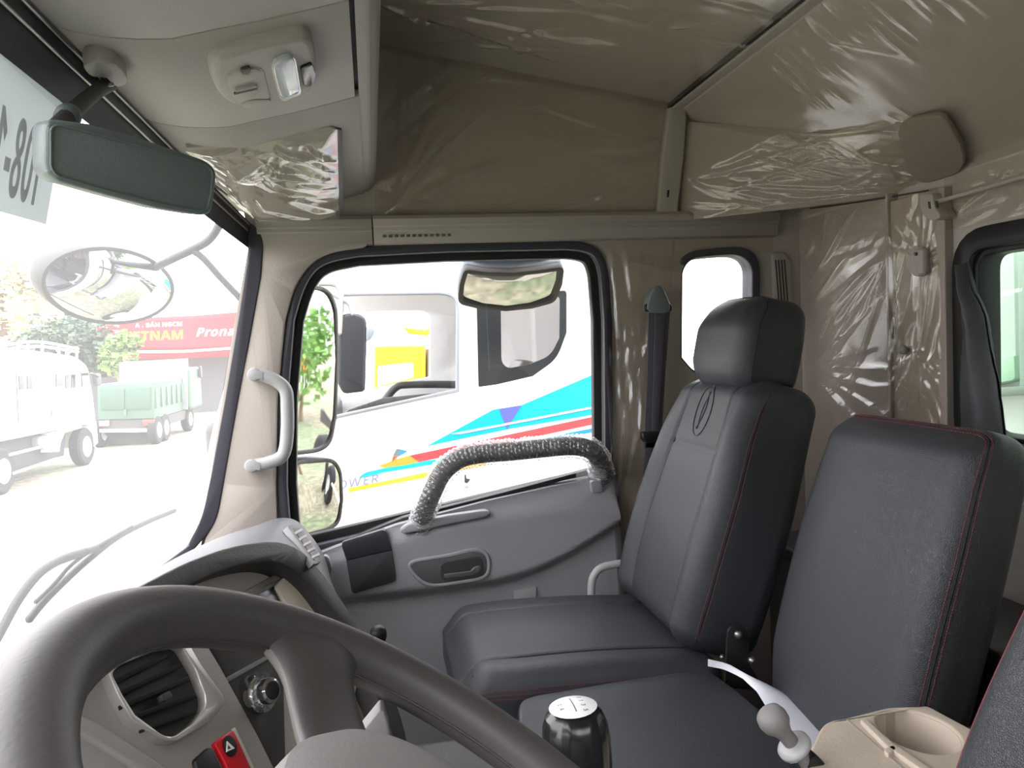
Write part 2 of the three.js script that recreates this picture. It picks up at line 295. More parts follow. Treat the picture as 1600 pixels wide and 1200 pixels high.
// pillar, roof rail, post, corner grille
{
  const p = structGroup('trim_1');   // front pillar cover
  mesh('pillar_cover', slab(lifted(wall, 0.022), [[420, 362, 10], [575, 358], [574, 386], [500, 396, 40], [462, 440, 40], [446, 500], [434, 620], [431, 760], [436, 900], [300, 900], [318, 850], [346, 760], [366, 650], [390, 520], [406, 430], [409, 380]], { th: 0.03, bevel: 0.01, seg: 4, r: 8 }), M.beige, p);
  const r = structGroup('trim_2');   // rail over the door, in two lengths
  const rail = (x0, x1) => { const g = extrude(plane(V(x0, 0, 0), V(-1, 0, 0)), W2([[-1.085, 1.472], [-1.05, 1.472], [-1.042, 1.462], [-1.042, 1.445], [-1.05, 1.442], [-1.05, 1.434], [-1.056, 1.43], [-1.058, 1.402], [-1.07, 1.398], [-1.085, 1.398]].map(([z, y]) => [z, y])), { th: x1 - x0, bevel: 0.0015 }); return g; };
  mesh('rail_cover', rail(0.022, 1.17), M.rail, r);
  mesh('rail_cover', rail(-0.27, 0.019), M.rail, r);
  const marks = []; for (let k = 0; k < 12; k++) marks.push(box(0.045 + k * 0.0155, 0.045 + k * 0.0155 + 0.009, 1.416, 1.423, -1.057, -1.0545, 0.0008, 1));
  const v = mesh('vent_slots', marks, M.doorDark, r); v.userData.kind = 'stuff';
  const post = structGroup('trim_3');
  mesh('post_cover', slab(lifted(wall, 0.03), [[1027, 340], [1036, 240], [1050, 140], [1076, 140], [1070, 240], [1058, 340]], { th: 0.04, bevel: 0.006, seg: 3 }), M.rail, post);
  mesh('slot', slab(lifted(wall, 0.0315), [[1043, 297], [1046, 297], [1045, 308], [1042, 308]], { th: 0.004, bevel: 0 }), M.black, post);
  const seam = structGroup('trim_4');  // strip where the ceiling meets the rear panel
  mesh('seam_strip', box(0.855, 0.885, 1.752, 1.768, -1.06, 1.06, 0.004), M.rail, seam);
  mesh('seam_gap', box(0.846, 0.858, 1.757, 1.77, -1.06, 1.06, 0.002), M.seam, seam);
  // panel that rounds off the corner between side and rear panel
  {
    const slope = plane(V(1.06, 1.62, 0), V(-(1.775 - 1.46), -(1.27 - 0.87), 0), V(0, 0, 1));
    const a = alongPoly([[1076, 190], [1072, 205], [1068, 260], [1062, 345]].map(([x, y]) => on(planeZ(WZ + 0.012), x, y))), b = alongPoly([[1440, 205], [1440, 215], [1440, 260], [1438, 299]].map(([x, y]) => on(lifted(slope, 0.004), x, y)));
    const bulge = (s, t, k) => a(t).lerp(b(t), s).add(V(-k * Math.sin(Math.PI * s), 0, k * Math.sin(Math.PI * s)));
    const cn = structGroup('trim_7');
    mesh('corner_panel', metric(grid(40, 24, (s, t) => bulge(s, t, -0.02))), M.liner, cn);
    let L = star([], 0.03, 0.12, 10, -0.5, 0.9, [0.08, 0.3], [0.01, 0.025], [0.004, 0.01], 101);
    L = star(L, 0.62, 0.02, 10, 2.2, 3.6, [0.08, 0.3], [0.008, 0.02], [0.004, 0.01], 102);
    L = creases(L, 26, { u: [0, 0.6], v: [0.02, 0.3], angle: 0.25, spread: 0.5, L: [0.04, 0.2], w: [0.006, 0.016], a: [0.002, 0.007] }, 103);
    tag(mesh('plastic_film', grid(120, 60, (s, t) => { const u = s * 0.62, v = (1 - t) * 0.3, e = Math.min(1, 12 * Math.min(s, 1 - s, t, 1 - t) + 0.3), h = 0.008 + e * (0.008 * (fbm(u * 6, v * 6, 31) - 0.4) + height(L, u, v)); return bulge(s, t, -0.02).add(V(-h * 0.55, -h * 0.2, h * 0.8)); }), M.film), 'clear plastic film with fanned creases across the upper rear corner beside the post', 'plastic film', 'protective film sheets');
  }
  // corner panel with vertical slots
  const grille = thing('air_grille', 'beige plastic air grille with vertical slots beside the small side window', 'grille', V(1.18, 1.15, -1.08));
  const face = slab(lifted(wall, 0.012), [[1206, 395, 8], [1226, 393, 8], [1236, 410], [1240, 500, 8], [1222, 512, 8], [1212, 500]], { th: 0.014, bevel: 0.005, seg: 3 });
  mesh('grille_panel', face, M.rail, grille);
  for (let k = 0; k < 4; k++) { const x0 = 1211 + k * 4.6, a = [[x0, 406], [x0 + 2, 406], [x0 + 7 + 2, 500 - Math.abs(k - 1.5) * 3], [x0 + 7, 500 - Math.abs(k - 1.5) * 3]]; mesh('slot', slab(lifted(wall, 0.013), a, { th: 0.004, bevel: 0 }), M.charcoal, grille); }
}
// overhead shelf above the windscreen: three underside panels and the rounded rear lip
const underside = [[-0.335, 1.499], [-0.30, 1.4885], [-0.27, 1.484], [-0.235, 1.4825], [-0.20, 1.484], [-0.15, 1.496], [-0.10, 1.507], [-0.05, 1.52], [-0.004, 1.5325]];
const undersideY = (x) => { let i = 1; while (i < underside.length - 1 && underside[i][0] < x) i++; const [a, b] = [underside[i - 1], underside[i]]; return lerp(a[1], b[1], clamp((x - a[0]) / (b[0] - a[0]), 0, 1)); };
{
  const sh = structGroup('ceiling');
  const zp = (z1) => plane(V(0, 0, z1), V(0, 0, 1));
  const part = (name, z0, z1, xe = 0.003) => mesh(name, extrude(zp(z1), W2([...underside.slice(0, -1), [xe, lerp(1.52, 1.5325, (xe + 0.05) / 0.046)], [xe, 1.6], [-0.335, 1.6]]), { th: z1 - z0, bevel: 0.0012 }), M.console, sh);
  part('shelf_panel', -1.075, -0.2815); part('shelf_panel', -0.2785, 0.0685, -0.004); part('shelf_panel', 0.0715, 1.1);
  const lip = [[0.0025, 1.536], [0.02, 1.541], [0.033, 1.556], [0.037, 1.58], [0.037, 2.04], [-0.002, 2.04], [0.0025, 1.6]];
  mesh('shelf_lip', extrude(zp(1.1), W2(lip.map((p, i) => (i > 0 && i < 4 ? [...p, 0.008] : p))), { th: 2.17, bevel: 0.001 }), M.console, sh);
  mesh('shelf_gap', box(-0.0042, 0.0028, 1.545, 1.6, -0.28, 0.07, 0.0005, 1), M.seam, sh);
  mesh('shelf_core', box(-0.33, 0.0, 1.6, 1.7, -1.07, 1.1), M.console, sh);
}
// ---------------------------------------------------------------- clear protective film, loosely stretched and creased
function creases(list, n, spec, sd) {     // random short straight creases; spec gives ranges in metres
  seed = sd;
  for (let k = 0; k < n; k++) { const a = spec.angle + rr(-spec.spread, spec.spread); list.push({ u: rr(spec.u[0], spec.u[1]), v: rr(spec.v[0], spec.v[1]), c: Math.cos(a), s: Math.sin(a), L: rr(spec.L[0], spec.L[1]), w: rr(spec.w[0], spec.w[1]), a: rr(spec.a[0], spec.a[1]) * (rnd() < 0.3 ? -1 : 1) }); }
  return list;
}
function star(list, u, v, n, a0, a1, L, w, a, sd) { seed = sd; for (let k = 0; k < n; k++) { const t = lerp(a0, a1, (k + rnd() * 0.7) / n), l = rr(L[0], L[1]); list.push({ u: u + Math.cos(t) * l, v: v + Math.sin(t) * l, c: Math.cos(t), s: Math.sin(t), L: l, w: rr(w[0], w[1]), a: rr(a[0], a[1]) }); } return list; }
function height(list, u, v) { let h = 0; for (const k of list) { const du = u - k.u, dv = v - k.v, l = (du * k.c + dv * k.s) / k.L; if (l * l >= 1) continue; const d = Math.abs(-du * k.s + dv * k.c) / k.w; if (d < 1) h += k.a * (1 - d) * (1 - l * l); } return h; }
// corners a(0,0) b(1,0) c(1,1) d(0,1), world points; u and v run in metres along the edges; gap = how far the film stands off
function filmSheet(corners, list, { cell = 0.006, gap = 0.012, soft = 0.006, sd = 1, flip = 1, edge = 0.5 } = {}) {
  const [a, b, c, d] = corners, U = (a.distanceTo(b) + d.distanceTo(c)) / 2, Vv = (a.distanceTo(d) + b.distanceTo(c)) / 2;
  const n = b.clone().sub(a).cross(d.clone().sub(a)).normalize().multiplyScalar(flip);
  return grid(Math.ceil(U / cell), Math.ceil(Vv / cell), (s, t) => {
    const p = a.clone().lerp(b, s).lerp(d.clone().lerp(c, s), t), u = s * U, v = t * Vv, e = Math.min(1, 12 * Math.min(s, 1 - s, t, 1 - t) + edge);
    return p.addScaledVector(n, Math.max(0.002, gap + e * (soft * (fbm(u * 5, v * 5, sd) - 0.5) * 2 + height(list, u, v))));
  });
}
const sheets = {};
{
  // ceiling sheet: long creases fanning back from the shelf
  let L = creases([], 46, { u: [0, 0.83], v: [0, 1.3], angle: 0.35, spread: 0.5, L: [0.06, 0.3], w: [0.006, 0.02], a: [0.002, 0.008] }, 11);
  L = star(L, 0, 0.3, 16, -0.5, 1.0, [0.08, 0.35], [0.008, 0.02], [0.004, 0.011], 12);
  L = star(L, 0, 0.75, 12, -0.7, 0.7, [0.08, 0.3], [0.008, 0.02], [0.004, 0.011], 13);
  const c = tag(mesh('plastic_film', filmSheet([V(0.04, 1.918, -1.07), V(0.855, 1.768, -1.07), V(0.855, 1.768, 1.0), V(0.04, 1.918, 1.0)], L, { flip: 1, gap: 0.012, cell: 0.007, sd: 3 }), M.film), 'clear creased plastic film stretched under the beige ceiling panel', 'plastic film', 'protective film sheets');
  // side panel sheet, from the shelf to the post
  L = creases([], 30, { u: [0, 0.82], v: [0, 0.45], angle: 0.25, spread: 0.5, L: [0.04, 0.22], w: [0.005, 0.014], a: [0.003, 0.009] }, 21);
  L = star(L, 0.1, 0.40, 8, -2.2, -0.9, [0.06, 0.17], [0.008, 0.02], [0.005, 0.014], 22);
  L = star(L, 0.03, 0.0, 9, 0.05, 1.1, [0.06, 0.2], [0.008, 0.02], [0.006, 0.016], 23);
  L = star(L, 0.80, 0.22, 7, 2.9, 3.9, [0.08, 0.26], [0.006, 0.014], [0.004, 0.010], 24);
  const s = tag(mesh('plastic_film', filmSheet([V(0.03, 1.475, WZ), V(0.83, 1.475, WZ), V(0.88, 1.775, WZ), V(0.03, 1.93, WZ)], L, { gap: 0.014, cell: 0.005, sd: 5 }), M.film), 'clear plastic film over the upper side panel above the door window', 'plastic film', 'protective film sheets');
  // sloping rear panel: gathered along the seam strip, sagging at the far end
  L = star([], 0.0, 0.0, 1, 0, 1, [0.01, 0.02], [0.01, 0.02], [0, 0], 1);
  seed = 31; for (let k = 0; k < 40; k++) { const z = rr(0.35, 1.4); L.push({ u: rr(0.02, 0.12), v: z, c: Math.cos(0.1), s: Math.sin(0.1) * (rnd() - 0.5) * 2, L: rr(0.03, 0.12), w: rr(0.006, 0.014), a: rr(0.002, 0.006) }); }
  L = creases(L, 34, { u: [0.25, 0.5], v: [0, 0.6], angle: 1.35, spread: 0.5, L: [0.04, 0.2], w: [0.006, 0.016], a: [0.002, 0.006] }, 32);
  L = creases(L, 16, { u: [0.1, 0.5], v: [0.5, 1.5], angle: 0.3, spread: 0.7, L: [0.04, 0.12], w: [0.006, 0.014], a: [0.002, 0.005] }, 33);
  tag(mesh('plastic_film', filmSheet([V(0.89, 1.756, -1.05), V(1.262, 1.462, -1.05), V(1.262, 1.462, 0.8), V(0.89, 1.756, 0.8)], L, { gap: 0.016, cell: 0.006, sd: 7 }), M.film), 'clear plastic film gathered in pleats along the roof seam over the sloping rear panel', 'plastic film', 'protective film sheets');
  // back wall, far corner part
  L = star([], 0.04, 0.56, 9, -0.9, 0.75, [0.1, 0.24], [0.008, 0.02], [0.004, 0.01], 41);
  L = star(L, 0.42, 0.86, 9, -2.8, -2.0, [0.08, 0.26], [0.008, 0.018], [0.004, 0.01], 42);
  L = creases(L, 26, { u: [0, 0.42], v: [0.3, 1.0], angle: 0.4, spread: 0.4, L: [0.05, 0.2], w: [0.006, 0.016], a: [0.002, 0.007] }, 43);
  tag(mesh('plastic_film', filmSheet([V(BX, 0.45, -1.06), V(BX, 0.45, -0.655), V(BX, 1.44, -0.655), V(BX, 1.44, -1.06)], L, { gap: 0.014, cell: 0.0055, sd: 9 }), M.film), 'clear plastic film with long slanting creases on the back wall next to the air grille', 'plastic film', 'protective film sheets');
  // back wall, strip between the corner part and the rear window
  L = star([], 0.1, 0.62, 12, -2.6, -0.4, [0.08, 0.26], [0.008, 0.02], [0.005, 0.012], 51);
  L = creases(L, 22, { u: [0, 0.2], v: [0.4, 1.0], angle: 1.45, spread: 0.3, L: [0.06, 0.25], w: [0.006, 0.016], a: [0.003, 0.009] }, 52);
  L = star(L, 0.13, 0.8, 8, 0.3, 2.8, [0.04, 0.12], [0.006, 0.014], [0.003, 0.008], 53);
  tag(mesh('plastic_film', filmSheet([V(BX - 0.02, 0.45, -0.65), V(BX - 0.02, 0.45, -0.475), V(BX - 0.02, 1.42, -0.475), V(BX - 0.02, 1.42, -0.65)], L, { gap: 0.014, cell: 0.0045, sd: 13 }), M.film), 'clear plastic film with upright creases tucked around the hooks beside the rear window', 'plastic film', 'protective film sheets');
  // pillar behind the door: hanging loose
  L = creases([], 30, { u: [0, 0.16], v: [0.2, 1.0], angle: 1.5, spread: 0.25, L: [0.08, 0.35], w: [0.006, 0.016], a: [0.004, 0.012] }, 61);
  tag(mesh('plastic_film', filmSheet([V(0.655, 0.35, WZ), V(0.75, 0.35, WZ), V(0.86, 1.395, WZ), V(0.635, 1.395, WZ)], L, { gap: 0.014, soft: 0.008, cell: 0.0045, sd: 15 }), M.film), 'clear plastic film hanging in loose folds on the pillar behind the door window', 'plastic film', 'protective film sheets');
  L = creases([], 18, { u: [0, 0.3], v: [0, 0.06], angle: 0.1, spread: 0.6, L: [0.02, 0.1], w: [0.004, 0.01], a: [0.002, 0.006] }, 71);
  tag(mesh('plastic_film', filmSheet([V(0.85, 1.352, WZ), V(1.16, 1.352, WZ), V(1.16, 1.398, WZ), V(0.85, 1.398, WZ)], L, { gap: 0.014, cell: 0.004, sd: 17 }), M.film), 'narrow strip of clear plastic film above the small side window', 'plastic film', 'protective film sheets');
  // over the rear window
  L = creases([], 22, { u: [0, 0.9], v: [0, 0.1], angle: 0.0, spread: 0.4, L: [0.03, 0.12], w: [0.004, 0.012], a: [0.002, 0.008] }, 81);
  tag(mesh('plastic_film', filmSheet([V(BX - 0.012, 1.325, -0.47), V(BX - 0.012, 1.325, 0.5), V(BX - 0.012, 1.44, 0.5), V(BX - 0.012, 1.44, -0.47)], L, { gap: 0.012, cell: 0.005, sd: 19 }), M.film), 'strip of clear plastic film on the back wall above the rear window', 'plastic film', 'protective film sheets');
}
// ---------------------------------------------------------------- passenger door
const doorPl = lifted(wall, 0.0);
{
  const d = structGroup('door_1', V(0.2, 0.1, WZ));
  const topPx = roundPoly([[438, 884], [520, 851], [620, 815], [760, 779], [860, 757], [946, 741, 20], [958, 752, 10], [963, 800]], false), top = alongPoly(topPx.map(([x, y]) => on(wall, x, y)));
  const bot = alongPoly([on(wall, 438, 1300), on(wall, 975, 1300)]);
  const crease = splinePoly([[420, 948], [520, 940], [600, 930], [700, 919], [800, 902], [870, 874], [930, 838], [980, 806]], false, 50).map(([x, y]) => on(wall, x, y));
  const creaseY = (x) => { let i = 1; while (i < crease.length - 1 && crease[i].x < x) i++; return lerp(crease[i - 1].y, crease[i].y, clamp((x - crease[i - 1].x) / (crease[i].x - crease[i - 1].x), 0, 1)); };
  // a second, soft edge: the shoulder under the window
  const should = splinePoly([[420, 905], [540, 862], [640, 830], [760, 806], [850, 792], [905, 786], [960, 790]], false, 40).map(([x, y]) => on(wall, x, y));
  const shouldY = (x) => { let i = 1; while (i < should.length - 1 && should[i].x < x) i++; return lerp(should[i - 1].y, should[i].y, clamp((x - should[i - 1].x) / (should[i].x - should[i - 1].x), 0, 1)); };
  const out = (x, y, t) => 0.02 + 0.035 * smooth(y - creaseY(x), -0.012, 0.03) - 0.012 * smooth(y - shouldY(x), -0.015, 0.03) - 0.016 * smooth(t, 0.95, 1.0) * smooth(x, -0.3, 0.5);
  const N = 130, face = grid(N, 120, (s, t0) => { const t = 1 - Math.pow(1 - t0, 1.4), p = bot(s).lerp(top(s), t); p.z = WZ + out(p.x, p.y, t); return p; });
  const cap = grid(N, 2, (s, t) => { const p = top(s); p.z = lerp(WZ + out(p.x, p.y, 1), WZ - 0.05, t); return p; });
  const endcap = grid(20, 2, (s, t) => { const p = bot(1).lerp(top(1), s); p.z = lerp(WZ + out(p.x, p.y, s), WZ - 0.05, t); return p; });
  mesh('door_panel', join([metric(face), metric(cap), metric(endcap)].map((g) => toCreasedNormals(g, 0.7))), M.door, d);
  mesh('door_skin', extrude(lifted(wall, -0.03), W2([[-0.22, -0.02], [0.66, -0.02], [0.66, 0.72], [-0.2, 0.58]]), { th: 0.02 }), M.black, d);
  mesh('weather_strip', slab(lifted(wall, 0.012), [[470, 868], [560, 836], [630, 809], [780, 771], [900, 739], [940, 728], [942, 735], [900, 746], [780, 778], [630, 816], [560, 843], [470, 875]], { th: 0.03, bevel: 0.003 }), M.black, d);
  // storage lid
  const lp = lifted(wall, 0.0615);
  const lid = mesh('storage_lid', slab(lp, [[541, 876], [612, 860], [619, 908, 8], [550, 929, 8]], { th: 0.02, bevel: 0.002 }), std('#3f3f43', 0.45), d);
  mesh('lid_band', slab(lifted(lp, 0.001), [[532, 848, 8], [602, 826, 8], [612, 859], [541, 875]], { th: 0.02, bevel: 0.002 }), std('#3a3a3f', 0.28), lid);
  // handle recess
  const hp = lifted(wall, 0.06), bez = [[637, 886, 14], [645, 877, 12], [700, 868], [745, 857, 16], [764, 866, 14], [766, 893, 16], [755, 905, 14], [700, 914, 10], [675, 917, 16], [655, 909, 14]];
  const bp = dedupe(planar(hp, bez)), h = mesh('handle_bezel', ring(hp, bp, 0.004, 0.007, { th: 0.024, bevel: 0.004, seg: 3 }), M.door, d);
  mesh('handle_plate', extrude(lifted(hp, -0.0015), offsetPoly(bp, -0.005), { th: 0.012, bevel: 0.001 }), M.doorDark, h);
  const lv = planar(hp, [[689, 880, 8], [752, 869, 10], [757, 895, 10], [748, 902, 8], [695, 908, 8], [689, 902, 6]]);
  mesh('lever_recess', ring(lifted(hp, 0.001), dedupe(lv), 0.001, 0.004, { th: 0.012, bevel: 0.003, seg: 3 }), M.charcoal, h);
  mesh('lever', slab(lifted(hp, 0.003), [[692, 897, 5], [735, 892], [741, 885, 5], [752, 883, 5], [752, 894, 6], [743, 900, 6], [695, 906, 5]], { th: 0.012, bevel: 0.004, seg: 3 }), M.doorDark, h);
  // ledge below the grab bar
  mesh('ledge', slab(lifted(wall, 0.066), [[625, 828, 10], [637, 819, 10], [700, 806], [762, 797, 10], [767, 803, 6], [758, 809], [700, 820], [637, 834, 8], [627, 834, 6]], { th: 0.03, bevel: 0.006, seg: 3 }), M.door, d);
  // small cap at the rear top of the door and a card pocket
  mesh('bolt_cover', slab(lifted(wall, 0.05), [[923, 752, 4], [940, 750, 4], [942, 769, 4], [925, 771, 4]], { th: 0.02, bevel: 0.003 }), M.door, d);
  mesh('reflector', slab(lifted(wall, 0.028), [[803, 924], [838, 918], [838, 945], [803, 947]], { th: 0.008, bevel: 0.001 }), M.handleGrey, d);
  mesh('window_seam', slab(lifted(wall, 0.03), [[957, 742], [966, 742], [982, 1000], [972, 1000]], { th: 0.07, bevel: 0.004 }), M.doorDark, d);
  // grab bar in bubble wrap: two feet and the bar between them
  const gz = 0.105, gp = (x, y, z) => on(planeZ(WZ + z), x, y);
  const path = [gp(657, 822, 0.03), gp(663, 800, 0.06), gp(676, 768, gz), gp(692, 738, gz), gp(718, 717, gz), gp(752, 709, gz), gp(800, 705, gz), gp(850, 700, gz), gp(885, 697, gz), gp(912, 699, gz), gp(930, 709, 0.09), gp(938, 728, 0.05), gp(940, 745, 0.02)];
  const bar = mesh('grab_bar', tube(path, 0.025, { seg: 90, radial: 14 }), M.charcoal, d);
  const curve = new THREE.CatmullRomCurve3(path), wrap = new THREE.TubeGeometry(curve, 420, 0.031, 56, false), pp = wrap.attributes.position, nn = wrap.attributes.normal;
  for (let i = 0; i < pp.count; i++) { const k = Math.floor(i / 57), j = i % 57, row = Math.floor(k / 6) % 2, hx = ((j % 56) + row * 2) % 4, bub = (k % 6 < 3 && hx < 2.1) ? 0.003 : 0, fold = 0.004 * (fbm(k * 0.07, (j % 56) * 0.12, 4) - 0.5) * 2 + 0.0025 * (vnoise(k * 0.35, 0, 8) - 0.5); const l = bub + fold + 0.003 * smooth(k, 330, 400) * vnoise(k * 0.2, (j % 56) * 0.3, 5) * 2; pp.setXYZ(i, pp.getX(i) + nn.getX(i) * l, pp.getY(i) + nn.getY(i) * l, pp.getZ(i) + nn.getZ(i) * l); }
  wrap.computeVertexNormals();
  mesh('bubble_wrap', metric(wrap), phys('#ffffff', 0.36, { transmission: 1, thickness: 0, ior: 1.9 }), bar).userData.label = 'clear bubble wrap wound round the grab bar';
  // torn tail of the wrap at the rear foot
  const tail = grid(30, 24, (s, t) => { const a = gp(lerp(900, 948, s), lerp(700 + 12 * s, 752 - 6 * Math.sin(s * 3), t), 0.085 - 0.02 * t + 0.012 * fbm(s * 5, t * 5, 14)); return a; });
  mesh('bubble_wrap', tail, phys('#ffffff', 0.25, { transmission: 0.9, thickness: 0, ior: 1.6 }), bar);
}
// pull handle beside the seat
{
  const z = -0.93, p = (x, y, dz = 0) => on(planeZ(z + dz), x, y);
  const t = thing('grab_handle', 'light grey bent grab handle between the door and the passenger seat', 'handle', p(925, 930));
  mesh('bar', tube([p(924, 1010), p(924, 960), p(924, 920), p(927, 902), p(938, 888), p(960, 882), p(985, 879), p(1010, 876)], 0.0105, { seg: 60, radial: 12 }), M.handleGrey, t);
  mesh('foot', lathe([[0, 0], [0.018, 0], [0.018, 0.006], [0.012, 0.012], [0, 0.012]], p(1010, 876).add(V(0.0, 0, -0.0)), V(-1, 0, 0)), M.handleGrey, t);
}
// grab handle on the front pillar
{
  const z0 = WZ + 0.02, z1 = WZ + 0.075, p = (x, y, z) => on(planeZ(z), x, y);
  const t = thing('grab_handle', 'grey D-shaped grab handle screwed to the beige front pillar', 'handle', p(394, 650, z0));
  mesh('bar', tube([p(398, 584, z1), p(418, 589, z1), p(436, 598, z1), p(447, 612, z1), p(449, 640, z1), p(449, 670, z1), p(446, 700, z1), p(438, 715, z1), p(415, 724, z1), p(392, 728, z1)], 0.0165, { seg: 90, radial: 14 }), M.handleGrey, t);
  for (const [x, y] of [[399, 585], [395, 727]]) { mesh('foot', join([rod(p(x - 1, y, z1), p(x - 1, y, z0), 0.0165), lathe([[0, 0], [0.0165, 0], [0.0165, 0.012], [0.014, 0.0165], [0, 0.0175]], p(x - 1, y, z1), V(0, 0, 1))]), M.handleGrey, t); mesh('screw_cap', slab(planeZ(z1 + 0.0172), [[x - 8, y - 8, 3], [x + 12, y - 4, 3], [x + 12, y + 8, 3], [x - 8, y + 6, 3]], { th: 0.004, bevel: 0.001 }), M.handleGrey, t); }
}
// ---------------------------------------------------------------- overhead things
{
  // map lamp under the shelf
  const pl = plane(V(-0.13, 1.4945, -0.1), V(0.20, -0.98, 0), V(0, 0, -1));
  const t = thing('map_lamp', 'beige oval overhead lamp unit with clear lens and switches', 'lamp', V(-0.13, 1.49, -0.1));
  const outer = [[326, 105, 30], [340, 90, 30], [400, 74], [470, 60, 20], [488, 62, 14], [496, 85, 20], [496, 135, 20], [480, 150], [440, 162], [385, 170, 20], [352, 163, 24], [335, 140, 24]];
  const lp = lifted(pl, 0.009);
  mesh('lamp_body', slab(lp, outer, { th: 0.03, bevel: 0.011, seg: 5 }), M.console, t);
  const dish = [[352, 120, 14], [372, 108, 10], [395, 106], [412, 108, 8], [416, 125], [424, 155, 8], [392, 166, 10], [366, 158, 12]];
  mesh('switch_plate', slab(lifted(lp, 0.0015), dish, { th: 0.006, bevel: 0.002 }), M.rail, t);
  const sw = mesh('switch', slab(lifted(lp, 0.006), [[366, 143, 4], [402, 134, 4], [404, 146, 3], [398, 152], [372, 153, 6]], { th: 0.008, bevel: 0.002 }), M.console, t);
  mesh('switch_split', slab(lifted(lp, 0.0066), [[366, 146], [402, 138], [402, 140.5], [366, 148.5]], { th: 0.002, bevel: 0 }), M.charcoal, sw);
  mesh('finger_dip', slab(lifted(lp, 0.003), [[353, 122, 8], [372, 112, 8], [398, 108, 8], [410, 112, 6], [404, 122, 8], [376, 132, 8], [358, 130, 8]], { th: 0.004, bevel: 0.0015 }), M.rail, t);
  mesh('sensor', slab(lifted(lp, 0.0045), [[374, 111, 5], [392, 106, 4], [391, 117, 6], [380, 118, 6]], { th: 0.004, bevel: 0.001 }), M.charcoal, t);
  mesh('finger_dip', slab(lifted(lp, 0.003), [[374, 164, 8], [392, 157, 8], [422, 156, 6], [424, 161, 6], [404, 168, 8], [385, 170, 8]], { th: 0.004, bevel: 0.0015 }), M.rail, t);
  mesh('lens_frame', slab(lifted(lp, 0.002), [[423, 103, 8], [440, 92, 8], [462, 89, 8], [472, 148, 6], [455, 155, 6], [440, 161, 8], [432, 140]], { th: 0.006, bevel: 0.002 }), M.silver, t);
  mesh('lens', slab(lifted(lp, 0.009), [[426, 104, 8], [441, 95, 8], [460, 92, 8], [469, 146, 6], [454, 152, 6], [441, 157, 8], [434, 138]], { th: 0.009, bevel: 0.004, seg: 4 }), phys('#dfe6ee', 0.06, { transmission: 0.6, thickness: 0, ior: 1.6 }), t);
  mesh('button', slab(lifted(lp, 0.004), [[469, 108, 5], [488, 100, 6], [494, 118], [490, 134, 6], [475, 138, 6]], { th: 0.006, bevel: 0.002 }), M.blackGloss, t);
}
{
  // passenger sun visor folded up and still in its wrapping
  const pl = plane(V(-0.15, 1.47, -0.7), V(0.16, -0.98, 0.10), V(0, 0, -1));
  const t = thing('sun_visor', 'folded-up passenger sun visor wrapped in crumpled clear plastic', 'sun visor', on(pl, 420, 270));
  const outline = [[288, 231, 6], [400, 222], [470, 206], [515, 198, 6], [526, 202, 6], [529, 280], [530, 335, 14], [500, 344, 10], [430, 340], [402, 341, 10], [370, 316], [335, 280], [300, 240]];
  mesh('visor_board', slab(pl, outline, { th: 0.02, bevel: 0.006, seg: 3 }), M.console, t);
  mesh('visor_edge', slab(lifted(pl, -0.004), [[524, 200], [534, 204], [538, 330], [528, 342]], { th: 0.02, bevel: 0.002 }), M.charcoal, t);
  const topE = alongPoly(roundPoly([[288, 231], [400, 221], [470, 205], [526, 197]], false).map(([x, y]) => on(pl, x, y))), botE = alongPoly(roundPoly([[300, 240], [335, 283], [370, 318], [402, 343], [530, 342]], false).map(([x, y]) => on(pl, x, y)));
  let L = creases([], 26, { u: [0.6, 0.98], v: [0.15, 0.95], angle: 0.55, spread: 0.25, L: [0.08, 0.3], w: [0.012, 0.03], a: [0.004, 0.009] }, 91);
  L = star(L, 0.3, 0.45, 14, -0.9, 0.5, [0.1, 0.25], [0.012, 0.03], [0.004, 0.009], 92);
  mesh('wrapping', grid(110, 80, (s, t2) => { const p = topE(s).lerp(botE(s), t2), e = Math.min(1, 10 * Math.min(s, 1 - s, t2, 1 - t2)); return p.addScaledVector(pl.n, Math.max(0.004, 0.006 + e * (0.006 + height(L, s, t2) + 0.006 * (fbm(s * 5, t2 * 4, 6) - 0.4)))); }), phys('#f7f4ee', 0.08, { transmission: 1, thickness: 0, ior: 2.0 }), t).userData.label = 'crumpled clear plastic wrapping';
}
